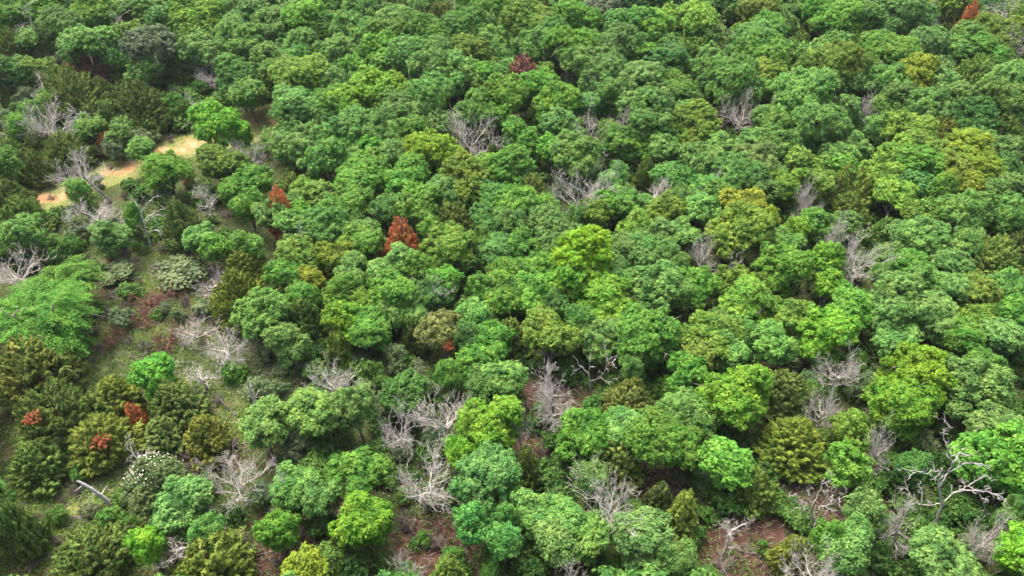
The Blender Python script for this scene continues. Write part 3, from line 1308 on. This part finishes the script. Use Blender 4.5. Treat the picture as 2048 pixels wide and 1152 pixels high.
# labels: look + place beside a named landmark tree, kept only if no other tree fits the same words
MARKS = [r for r in ROWS if r['ref']]
SECT = ['right of', 'behind and right of', 'behind', 'behind and left of', 'left of', 'in front and left of', 'in front of', 'in front and right of']
def rel(r, m):
    dx, dy = r['x']-m['x'], m['y']-r['y']; return SECT[int(round(math.atan2(dy*1.15, dx)/(math.pi/4))) % 8], math.hypot(dx, dy)
def words(r):
    sz = r['w']*(1+(576-r['y'])/1500)
    return ('small ' if sz < 52 else 'broad ' if sz > 92 else '')+LOOK[r['k']]
GEN = [r for r in ROWS if not r['ref'] and r['k'] != 'x']
for r in GEN: r['words'] = words(r)
taken = set(r['label'] for r in MARKS)
def tiers(r):
    out = []
    for m in sorted(MARKS, key=lambda m: math.hypot(r['x']-m['x'], r['y']-m['y']))[:9]:
        s, d = rel(r, m)
        same = sorted((rel(q, m)[1], id(q)) for q in GEN if q['words'] == r['words'] and rel(q, m)[0] == s)
        i = [z[1] for z in same].index(id(r)); out.append((i+(d/900), i, s, m, len(same)))
    return sorted(out, key=lambda z: z[0])
ORD = ['nearest', 'second', 'third', 'fourth', 'fifth', 'sixth', 'seventh', 'eighth']
for r in GEN:
    for _, i, s, m, n in tiers(r):
        lab = (('' if n == 1 else ORD[min(i, 7)]+' ')+r['words']+' '+s+' the '+m['ref'])
        if lab not in taken and len(lab.split()) <= 16: r['label'] = lab; taken.add(lab); break

def tree_height(r, W):
    k = KIND[r['k']][0]
    if k in ('oak', 'pale', 'sparse'): return min(10.0, max(6.6, .62*W+4.0))
    return None
rnd = np.random.default_rng(11)
WIDE = {'oak': 1.30, 'pale': 1.30, 'sparse': 1.25, 'feather': 1.15, 'cedar': 1.15, 'bare': 1.3, 'snagtree': 1.2, 'rust': 1.22}
PLACED, MASS = [], []
def place(r):
    k = r['k']; kind, name, cat = KIND[k]
    if k in 'q' or (k == 'p' and r.get('sparse')): kind = 'sparse'
    px, py = r['x'], r['y']; zc = 4.5
    slim = kind in ('oak', 'pale', 'cedar') and in_front_of_dead(r)
    for _ in range(8):
        P = at(px, py, zc); z = project(P)[2]; W = (.86 if slim else 1.12 if py < 260 and (px > 520 or py < 120) and kind in ('oak', 'pale') else 1)*r['w']*z/F*(WIDE.get(kind, 1.06) if px > 520 or kind == 'rust' and px > 480 or py < 120 and kind != 'rust' or kind not in ('oak', 'pale', 'cedar', 'feather', 'rust') else 1.08)
        ang = math.atan2(CAM_H-zc, P[1]); hp = (r['h'] or r['w']*(.86 if kind in ('oak', 'pale', 'sparse', 'feather') else 1.05))*z/F
        v = hp*hp-(W*math.sin(ang))**2
        Hc = (math.sqrt(v) if v > 0 else 0)/math.cos(ang)
        if kind in ('oak', 'pale', 'sparse'):
            Hc = min(max(Hc, .92*W), 1.7*W, 8.5); T = min(10.5, max(9.6 if r['ref'] == 'lime oak' else 6.0, Hc+1.2)); zc = T-Hc/2
        elif kind == 'feather': Hc = min(max(Hc, .62*W), 1.5*W); T = Hc*1.02+.9; zc = T-Hc/2
        elif kind in ('cedar', 'rust'):
            if r['k'] in 'rm' and r['w'] < 60 and r['x'] < 700: Hc = min(max(Hc, .9*W), 2*W)
            Hc = min(max(Hc, 1.0*W), 2.3*W, 8.5); T = Hc if r['x'] < 480 else max(Hc, 5.2 if kind == 'cedar' else 8.4); zc = T-Hc*.5
        elif kind in ('bare', 'snagtree'): Hc = min(max(Hc, .95*W), 3.0*W, 11); T = Hc if r['x'] < 480 else max(Hc, 7.2); zc = T*.66
        elif kind == 'stub': T = max(1.6, hp/math.cos(ang)*.92); zc = T*.5
        elif kind in ('shrub', 'brush'): T = min(max((math.sqrt(v) if v > 0 else 0)/math.cos(ang), .4*W), 1.1*W); zc = T*.5
        if kind == 'rust' and k == 'm' and py > 540: kind = 'maroonbush'
        if kind == 'rust' and k in 'rm': W = max(W, min(T*.46, 4.2))
    if kind == 'maroonbush': W *= 1.25; T = min(max(Hc, .7*W), 1.2*W); zc = T*.5
    P[2] = ground_z(P[0], P[1])
    opts = PROTO[kind]
    want = W if kind != 'stub' else T
    best = sorted(opts, key=lambda o: abs(math.log((o['W'] if kind != 'stub' else o['H'])/want))+.35*abs(math.log((T/W if kind != 'stub' else 1)/(o['H']/o['W'] if kind != 'stub' else 1))))
    pr = best[int(rnd.integers(0, min(3, len(best))))] if not r['ref'] else best[0]
    if r.get('mass'):
        base = np.array(PAL[k]); colr = np.clip(base*rnd.normal(1, .08)*rnd.normal(1, .06, 3), .01, .7); sx = W/pr['W']
        MASS.append((r, pr, P, (sx, sx, T/pr['H']), rnd.uniform(0, 6.283), colr)); return
    root = bpy.data.objects.new(name, None); COL.objects.link(root); root.empty_display_size = .5
    root.location = P
    sx = W/pr['W'] if kind != 'stub' else 1.0
    root.scale = (sx*rnd.uniform(.88, 1.14), sx*rnd.uniform(.88, 1.14), T/pr['H'])
    tilt = .11 if kind in ('oak', 'pale', 'sparse') else .05 if kind not in ('snagtree', 'stub') else .10
    root.rotation_euler = (rnd.normal()*tilt, rnd.normal()*tilt, rnd.uniform(0, 6.283))
    root['label'] = r['label']; root['category'] = cat; root['group'] = GROUP[name]
    if kind == 'maroonbush': root.name = 'bare_bush'; root['category'] = 'bare bush'; root['group'] = GROUP['bare_bush']
    base = np.array(PAL.get(k, (.3, .3, .3))); j = rnd.normal(1, .08); colr = np.clip(base*j*rnd.normal(1, .06, 3), .01, .7)
    for nm, mesh, leafy in pr['parts']:
        o = obj(nm, mesh, root, colr if leafy else None)
    r['root'] = root; r['P'] = P; r['W'] = W; r['T'] = T; PLACED.append(r)
# the five dead trees whose limbs can be followed one by one: (trunk, limbs) as points seen in the photograph, each given its own depth
SKEL = {
 'giant dead tree': (.13, [[(1470, 905), (1510, 820), (1540, 740), (1530, 660), (1548, 600), (1580, 560)], [(1530, 660), (1530, 580), (1520, 540), (1450, 560), (1390, 545), (1330, 540)], [(1580, 560), (1600, 500), (1590, 460), (1570, 400), (1550, 340), (1610, 295)],
   [(1580, 560), (1650, 520), (1710, 500), (1780, 510)], [(1560, 720), (1620, 670), (1680, 640), (1740, 600), (1800, 570)], [(1620, 670), (1740, 660), (1810, 670), (1870, 690), (1920, 710)], [(1740, 660), (1780, 720), (1800, 780), (1840, 800)],
   [(1540, 740), (1480, 740), (1420, 740), (1370, 700), (1330, 650), (1290, 660)], [(1420, 740), (1430, 660), (1400, 620)], [(1600, 500), (1650, 450), (1680, 460)]], 1348, 752),
 'stubby white snag': (.09, [[(800, 890), (800, 820), (790, 760), (830, 690), (850, 620), (870, 590)], [(770, 870), (740, 800), (740, 740), (720, 690)], [(800, 800), (850, 760), (900, 700), (940, 640)], [(830, 760), (900, 740), (960, 690), (1000, 670)], [(850, 620), (900, 600), (910, 565)],
   [(740, 760), (690, 770), (640, 830)], [(740, 740), (700, 690), (660, 700)], [(790, 760), (780, 700), (785, 660)], [(800, 800), (825, 850), (806, 880)], [(880, 720), (870, 670), (900, 640)]], 1348, 752),
 'forked white snag': (.09, [[(1445, 1150), (1425, 1060), (1390, 1020), (1360, 980), (1340, 950)], [(1425, 1060), (1440, 1010), (1430, 970)], [(1432, 1100), (1500, 1080), (1540, 1010), (1580, 980), (1600, 950)], [(1540, 1010), (1530, 940), (1520, 880)], [(1500, 1080), (1550, 1110), (1575, 1080)], [(1390, 1020), (1360, 1040), (1350, 1020)]], 680, 380),
 'tall white snag': (.12, [[(890, 375), (860, 300), (840, 230), (820, 160), (800, 100), (750, 40)], [(800, 100), (830, 30)], [(825, 180), (870, 140), (910, 120), (945, 95)], [(830, 200), (880, 150), (945, 150)], [(840, 250), (900, 230), (930, 265)], [(810, 130), (870, 60), (885, 40)], [(840, 230), (810, 215), (800, 190)]], 0, 380),
 'leaning bare snag': (.12, [[(522, 865), (490, 780), (460, 700), (430, 640), (390, 590)], [(440, 660), (470, 650), (515, 650)], [(462, 705), (510, 690), (500, 655)], [(430, 640), (400, 640), (385, 620)], [(450, 680), (415, 680)]], 0, 0)}
def place_skeleton(r, r0, lines, ox, oy):
    rng = np.random.default_rng(int(r['x'])); full = [[(ox+a/2.88, oy+b/2.88) for a, b in l] for l in lines]
    base = at(*full[0][0]); base[2] = ground_z(base[0], base[1]); Y0 = base[1]
    dep = {}                                                    # depth of every joint, so a limb starts where its parent passes
    def lift(l, off):
        out = []
        for q, o_ in zip(l, off):
            d = ray(*q); t = (Y0+o_)/d[1]; out.append(np.array([0, 0, CAM_H])+d*t)
        return np.array(out)
    root = bpy.data.objects.new('dead_tree', None); COL.objects.link(root); root.location = base
    root['label'] = r['label']; root['category'] = 'dead tree'; root['group'] = GROUP['dead_tree']
    allp = []
    for i, l in enumerate(full):
        o0 = 0.0
        if i and allp: o0 = min(allp, key=lambda z: math.hypot(z[0][0]-l[0][0], z[0][1]-l[0][1]))[1]
        slope = 0.15 if i == 0 else rng.choice([-1, 1])*rng.uniform(.3, .8)
        seg = np.concatenate([[0], np.cumsum([math.hypot(l[k+1][0]-l[k][0], l[k+1][1]-l[k][1]) for k in range(len(l)-1)])])*base[1]/F/.9
        off = o0+seg*slope; allp += list(zip(l, off))
        pts = lift(l, off)-base; pts = spline(pts, 4); pts[1:-1] += rng.normal(size=(len(pts)-2, 3))*.05
        ra = r0 if i == 0 else r0*.44; polys = [(pts, np.linspace(ra, ra*.35, len(pts)))]
        if i:
            for k in range(3, len(pts), 2):
                v = unit(unit(pts[k]-pts[k-1])*.8+rng.normal(size=3)*.6); ln = rng.uniform(.5, 1.3)*(.5+seg[-1]*.09)
                p2, r2, _ = bent(pts[k], v, ln, .034, .012, rng, .3, 5, .05); polys.append((p2, r2))
                for kk in (1, 2, 3, 3, 4, 5): polys.append(bent(p2[kk], unit(v+rng.normal(size=3)*.8), ln*rng.uniform(.3, .6), .017, .009, rng, .3, 3)[:2])
        o = wood_part('trunk' if i == 0 else 'limb', polys, M_SNAG, 6); obj(o[0], o[1], root)
    r['root'] = root; r['P'] = base; r['W'] = 3; r['T'] = 6; PLACED.append(r)
for r in ROWS:
    if r['ref'] in SKEL: place_skeleton(r, *SKEL[r['ref']])
    elif r['k'] != 'x': place(r)
# ---------------------------------------------------------------- past the 300 oaks that show largest, the rest of the canopy is one mass
VV, QQ, TT, CC, off = [], [], [], [], 0
masses = {}; rs0 = np.random.default_rng(2)
for kind in ('oak', 'pale'):
    for p_ in PROTO[kind]:
        me = p_['parts'][0][1]; v = np.zeros(len(me.vertices)*3, np.float32); me.vertices.foreach_get('co', v); tt = np.zeros(len(me.polygons), np.float32); me.attributes['tint'].data.foreach_get('value', tt)
        masses[id(p_)] = thin((v.reshape(-1, 3), np.arange(len(v)//3).reshape(-1, 4), tt), 11000, np.random.default_rng(1))
for r, pr, P, sc, a, colr in MASS:
    V, Q, T = masses[id(pr)]
    if P[1] > 75: V, Q, T = thin((V, Q, T), 4200, rs0)
    R = np.array([[math.cos(a), -math.sin(a), 0], [math.sin(a), math.cos(a), 0], [0, 0, 1]])
    VV.append((V*np.array(sc))@R.T+P); QQ.append(Q+off); off += len(V); TT.append(T); CC.append(np.tile([*colr, 1], (len(Q), 1)))
    tv_, tq_ = tubes([(np.array([P+[0, 0, -.2], P+[.05, 0, V[:, 2].mean()*sc[2]*.55], P+[.1, .05, V[:, 2].mean()*sc[2]]]), np.array([.16, .12, .05]))])
    VV.append(tv_); QQ.append(tq_+off); off += len(tv_); TT.append(np.full(len(tq_), .5)); CC.append(np.tile([.12, .10, .085, 1], (len(tq_), 1)))
if VV:
    me = mesh_from('oak_canopy', np.concatenate(VV), np.concatenate(QQ), M_MASS, np.concatenate(TT))
    ca = me.attributes.new('leaf_colour', 'FLOAT_COLOR', 'FACE'); ca.data.foreach_set('color', np.concatenate(CC).astype(np.float32).ravel())
    o = obj('oak_canopy', me); o['kind'] = 'stuff'

# ---------------------------------------------------------------- parts seen on one tree only
def nearest(px, py, kinds):
    return min((r for r in PLACED if r['k'] in kinds), key=lambda r: math.hypot(r['x']-px, r['y']-py))
def attach(r, name, V, Q, mat, T, color, px, py, label, push=.85):
    """a small clump of foliage on the flank of tree r facing out through the point seen at (px, py)"""
    c = np.array([r['P'][0], r['P'][1], r['T']*.52]); d = unit(ray(px, py)); o = np.array([0, 0, CAM_H])
    q = o+d*np.dot(c-o, d); q = q-d*r['W']*.5*push
    bpy.context.view_layer.update()
    ob = obj(name, mesh_from(name, V, Q, mat, T), r['root'], color); ob['label'] = label
    ob.matrix_parent_inverse = r['root'].matrix_world.inverted(); ob.location = q
for r in ROWS:
    if r['k'] == 'x':
        t = nearest(r['x'], r['y'], 'cCd'); z = project((t['P'][0], t['P'][1], 3))[2]; R = r['w']*z/F/2
        V, Q, T = cedar_crown(np.random.default_rng(int(r['x'])), R*.8, R*.9, 30, 30); V[:, 2] -= R*.45
        attach(t, 'dead_bough', V, Q, M_DRY, T, (.22, .085, .036), r['x'], r['y'], 'rust orange dead foliage')
W_ = next(r for r in PLACED if r['k'] == 'W'); rb = np.random.default_rng(5)
n = 520; d = unit(rb.normal(size=(n*3, 3))+np.array([0, -.25, .4])); d = d[d[:, 2] > -.2][:n]; n = len(d)
V, Q = leaf_quads(d*np.array([W_['W']*.5, W_['W']*.5, W_['T']*.36])*rb.uniform(.86, 1.06, (n, 1)), d+rb.normal(size=(n, 3))*.3, rb.uniform(.10, .22, n), .13, rb)
M_BLOSSOM = leaf_material('creamy blossom', .7, .2, .1, .2)
attach(W_, 'blossom', V, Q, M_BLOSSOM, np.full(n, .5), (.62, .62, .48), W_['x'], W_['y'], 'clusters of creamy white blossom', 0)
q_ = next(r for r in PLACED if r['k'] == 'q')
V, Q, T = cedar_crown(rb, .6, .8, 26, 40); V[:, 2] -= .4
attach(q_, 'withered_leaves', V, Q, M_DRY, T, (.38, .14, .05), q_['x']+6, q_['y']+30, 'small cluster of orange withered leaves', .8)

# ---------------------------------------------------------------- fallen wood on the ground
LOGS = [(215, 640, 60, 25), (240, 625, 70, 10), (265, 655, 60, 160), (335, 612, 55, 5), (100, 985, 60, 40), (75, 1000, 50, 30), (130, 1030, 90, 175), (205, 1015, 60, 30), (60, 1075, 60, 15), (330, 1045, 60, 0),
        (300, 1035, 40, 20), (455, 820, 60, 140), (470, 835, 50, 120), (280, 670, 40, 170), (245, 560, 50, 30), (270, 545, 60, 35), (1490, 1100, 60, 150), (1460, 1125, 50, 40), (1900, 715, 60, 30), (1930, 740, 90, 5),
        (1935, 725, 60, 150), (870, 1075, 40, 100), (1120, 830, 60, 60), (1085, 900, 50, 110), (530, 1110, 60, 20), (735, 690, 60, 30), (765, 655, 50, 60), (1560, 730, 70, 10), (1660, 690, 40, 30), (430, 905, 50, 30)]
rl = np.random.default_rng(21)
logp = []
for i in range(6):
    pts, rad, _ = bent((-1, 0, .08), (1, 0, 0), 2.0, .085, .03, rl, .14, 8); pts[:, 2] = np.clip(pts[:, 2], .05, .5)
    tw = [(bent(pts[k], (rl.normal()*.5+.6, rl.choice([-1, 1]), .35), rl.uniform(.4, .9), .03, .01, rl, .25, 4)[:2]) for k in (2, 4, 5, 6, 7)]
    logp.append((wood_part('log', [(pts, rad)], M_BLACK)[1], [wood_part('branch', [z_], M_BLACK)[1] for z_ in tw]))
def nearmark(px, py):
    r = min((r for r in PLACED if r.get('label')), key=lambda r: math.hypot(r['x']-px, r['y']-py)); return r
for i, (px, py, w, a) in enumerate(LOGS):
    P = at(px, py); z = project(P)[2]; s = w*z/F/2
    root = bpy.data.objects.new('fallen_branch', None); COL.objects.link(root); root.location = (P[0], P[1], ground_z(P[0], P[1])); root.rotation_euler = (0, 0, math.radians(a)); root.scale = (s, s, s)
    m = min(MARKS, key=lambda m: math.hypot(px-m['x'], py-m['y'])); sx, dd = rel(dict(x=px, y=py), m)
    lab = 'dark fallen branch lying '+sx+' the '+m['ref']; k = 0
    while lab in taken: k += 1; lab = ORD[min(k, 7)]+' dark fallen branch '+sx+' the '+m['ref']
    taken.add(lab); root['label'] = lab; root['category'] = 'fallen branch'; root['group'] = 'fallen branches on the forest floor'
    lg = obj('log', logp[i % 6][0], root); [obj('branch', z_, root) for z_ in logp[i % 6][1]]

# ---------------------------------------------------------------- ground cover nobody could count
rs = np.random.default_rng(31)
def scatter(n, ymax=150):
    """random ground points inside (and a little beyond) the view"""
    y = 18+(ymax-18)*rs.random(n*2)**1.0; x = (rs.random(n*2)*2-1)*(30+y*.72)
    return x[:n], y[:n]
def vnoise(x, y, s, seed):
    r = np.random.default_rng(seed); ph = r.uniform(0, 6.28, 12); k = r.normal(size=(12, 2))*s
    return sum(np.sin(x*k[i, 0]+y*k[i, 1]+ph[i]) for i in range(12))/12**.5
# leaf litter
x, y = scatter(90000, 120); m = track_dist(x, y) > .1; x, y = x[m], y[m]; n = len(x)
P = np.stack([x, y, ground_z(x, y)+.03], 1)
V, Q = leaf_quads(P, rs.normal(size=(n, 3))*.35+np.array([0, 0, 1]), rs.uniform(.12, .26, n), .12, rs)
o = obj('leaf_litter', mesh_from('leaf_litter', V, Q, M_DRY, rs.random(n)), None, (.075, .036, .025)); o['kind'] = 'stuff'
# grass in the clearings and along the track
gx, gy = [], []
for c, rx, ry in CL:
    k = int(850*rx*ry); q = rs.normal(size=(k, 2))*.55; gx.append(c[0]+q[:, 0]*rx); gy.append(c[1]+q[:, 1]*ry)
i = rs.integers(0, len(TS), 70000); q = rs.uniform(-1, 1, 70000); gx.append(TS[i, 0]+rs.normal(size=70000)*1.0); gy.append(TS[i, 1]+q*(TS[i, 2]+1.2))
x, y = np.concatenate(gx), np.concatenate(gy); td = track_dist(x, y); on = np.arange(len(x)) >= len(x)-70000
m = np.where(on, (td > -3.0) & (td < 1.2) & (rs.random(len(x)) < np.clip(.22+td*.2, .02, .6)), (td > .4) & (rs.random(len(x)) < .55+.5*vnoise(x, y, .9, 1))); x, y = x[m], y[m]; n = len(x)
P = np.stack([x, y, ground_z(x, y)+.07], 1)
V, Q = leaf_quads(P, rs.normal(size=(n, 3))*.6+np.array([0, 0, .8]), rs.uniform(.12, .30, n), .09, rs)
o = obj('grass', mesh_from('grass', V, Q, M_OAK, np.clip(rs.normal(.5, .22, n)+.2*vnoise(x, y, .5, 2), 0, 1)), None, (.15, .235, .036)); o['kind'] = 'stuff'
# knee-high undergrowth in drifts under and between the trees
x, y = scatter(26000, 175); v = vnoise(x, y, .35, 4); m = (v > -.3) & (track_dist(x, y) > .8); x, y = x[m], y[m]
for c, rx, ry in CL: x = np.append(x, c[0]+rs.normal(size=110)*rx*.8); y = np.append(y, c[1]+rs.normal(size=110)*ry*.8)
for c, r_ in OC: x = np.append(x, c[0]+rs.normal(size=26)*r_*.7); y = np.append(y, c[1]+rs.normal(size=26)*r_*.7)
m = track_dist(x, y) > .6; x, y = x[m], y[m]
per = 16; n = len(x); h = rs.uniform(.15, .75, n)
P = np.repeat(np.stack([x, y, ground_z(x, y)+h*.5], 1), per, 0)+rs.normal(size=(n*per, 3))*np.repeat(np.stack([h*.65, h*.65, h*.35], 1), per, 0)
P[:, 2] = np.maximum(P[:, 2], ground_z(P[:, 0], P[:, 1])+.03)
V, Q = leaf_quads(P, rs.normal(size=(n*per, 3))*.5+np.array([0, 0, .8]), rs.uniform(.12, .26, n*per), .12, rs)
o = obj('undergrowth', mesh_from('undergrowth', V, Q, M_OAK, np.clip(np.repeat(rs.normal(.5, .25, n), per)+rs.normal(0, .12, n*per), 0, 1)), None, (.085, .155, .03)); o['kind'] = 'stuff'
# fine dead twigs littering the floor, thickest on the left slope
x, y = scatter(16000, 105)
for c, rx, ry in CL: x = np.append(x, c[0]+rs.normal(size=550)*rx*.8); y = np.append(y, c[1]+rs.normal(size=550)*ry*.8)
for c, r_ in OC: x = np.append(x, c[0]+rs.normal(size=350)*r_*.7); y = np.append(y, c[1]+rs.normal(size=350)*r_*.7); m = track_dist(x, y) > .6; x, y = x[m], y[m]; n = len(x)
P = np.stack([x, y, ground_z(x, y)+rs.uniform(.03, .35, n)], 1)
V, Q = leaf_quads(P, rs.normal(size=(n, 3))*.5+np.array([0, 0, .6]), rs.uniform(.5, 1.4, n), rs.uniform(.025, .06, n), rs)
o = obj('twig_litter', mesh_from('twig_litter', V, Q, M_GREY)); o['kind'] = 'stuff'

# waist to head high thicket filling the floor of the closed canopy, kept off the open patches of the photograph
mound = [thin(bush_foliage(np.random.default_rng(40+k), 1.5, 2.0, .2), 520, np.random.default_rng(k)) for k in range(4)]
fine = [thin(bush_foliage(np.random.default_rng(40+k), 1.5, 2.0, .2), 1300, np.random.default_rng(k)) for k in range(4)]
rm = np.random.default_rng(41); VV, QQ, TT, off = [], [], [], 0
for i in range(5200):
    yy = 18+190*rm.random(); xx = (rm.random()*2-1)*(26+yy*.74); q = np.array([xx, yy]); px, py, z = project((xx, yy, 1))
    if any(math.hypot(xx-c[0], yy-c[1]) < r_*.8 for c, r_ in OC) or track_dist(np.array([xx]), np.array([yy]))[0] < 2.0: continue
    if max(0, 1-min(math.hypot((xx-c[0])/rx, (yy-c[1])/ry) for c, rx, ry in CL)*.6) > .25 or (px < 560 and py > 520 and rm.random() < .8): continue
    if rm.random() > (.85 if yy < 75 else 1.0): continue
    V, Q, T = (fine if yy < 75 else mound)[i % 4]; a = rm.uniform(0, 6.28); s = rm.uniform(.4, 1.15)
    R = np.array([[math.cos(a), -math.sin(a), 0], [math.sin(a), math.cos(a), 0], [0, 0, 1]])
    VV.append((V@R.T)*s+np.array([xx, yy, ground_z(xx, yy)])); QQ.append(Q+off); off += len(V); TT.append(np.clip(T+rm.normal()*.25, 0, 1))
o = obj('thicket', mesh_from('thicket', np.concatenate(VV), np.concatenate(QQ), M_OAK, np.concatenate(TT)), None, (.056, .128, .024)); o['kind'] = 'stuff'

# ---------------------------------------------------------------- the wood going on beyond what the photograph shows
VV, QQ, TT, off = [], [], [], 0
far = [thin(oak_crown(np.random.default_rng(k), 3.2, 5.0, .26), 1500, np.random.default_rng(k)) for k in range(3)]
near = [thin(oak_crown(np.random.default_rng(k), 3.2, 5.0, .2), 8000, np.random.default_rng(k)) for k in range(3)]
rf = np.random.default_rng(77)
ys = np.arange(14, 290, 5.2)
for yy in ys:
    for xx in np.arange(-230, 231, 5.2):
        q = np.array([xx+rf.normal()*1.2, yy+rf.normal()*1.2]); px, py, z = project((q[0], q[1], 5))
        if z < 5 or (-70 < px < 2118 and -60 < py < 1215) or abs(q[0]) > 60+yy*.85: continue
        if yy < 260 and (px < -450 or px > 2500 or py > 1600): continue
        if np.min(np.hypot(q[0]-TS[:, 0], q[1]-TS[:, 1])) < 5: continue
        V, Q, T = (near if yy < 62 and -250 < px < 2300 and py < 1450 else far)[int(rf.integers(0, 3))]; a = rf.uniform(0, 6.28); s = rf.uniform(.8, 1.2)
        R = np.array([[math.cos(a), -math.sin(a), 0], [math.sin(a), math.cos(a), 0], [0, 0, 1]])
        VV.append((V@R.T)*s+np.array([q[0], q[1], 4.8+rf.normal()*.5])); QQ.append(Q+off); off += len(V); TT.append(np.clip(T+rf.normal()*.2, 0, 1))
if VV:
    o = obj('surrounding_woods', mesh_from('surrounding_woods', np.concatenate(VV), np.concatenate(QQ), M_OAK, np.concatenate(TT)), None, (.07, .165, .03)); o['kind'] = 'stuff'

# ---------------------------------------------------------------- the moist air between the camera and the far trees
hm = bpy.data.materials.new('haze'); hm.use_nodes = True; hn = hm.node_tree
hn.nodes.remove(hn.nodes['Principled BSDF']); pv = hn.nodes.new('ShaderNodeVolumePrincipled')
pv.inputs['Color'].default_value = (.80, .86, .92, 1); pv.inputs['Density'].default_value = .00009; pv.inputs['Anisotropy'].default_value = .2
hn.links.new(pv.outputs[0], hn.nodes['Material Output'].inputs['Volume'])
hx, hy0, hy1, hz0, hz1 = 720, -320, 1330, -2, 62
hv = [(x_, y_, z_) for z_ in (hz0, hz1) for x_, y_ in ((-hx, hy0), (hx, hy0), (hx, hy1), (-hx, hy1))]
hq = [(0, 3, 2, 1), (4, 5, 6, 7), (0, 1, 5, 4), (1, 2, 6, 5), (2, 3, 7, 6), (3, 0, 4, 7)]
o = obj('haze', mesh_from('haze', hv, hq, hm)); o['kind'] = 'stuff'
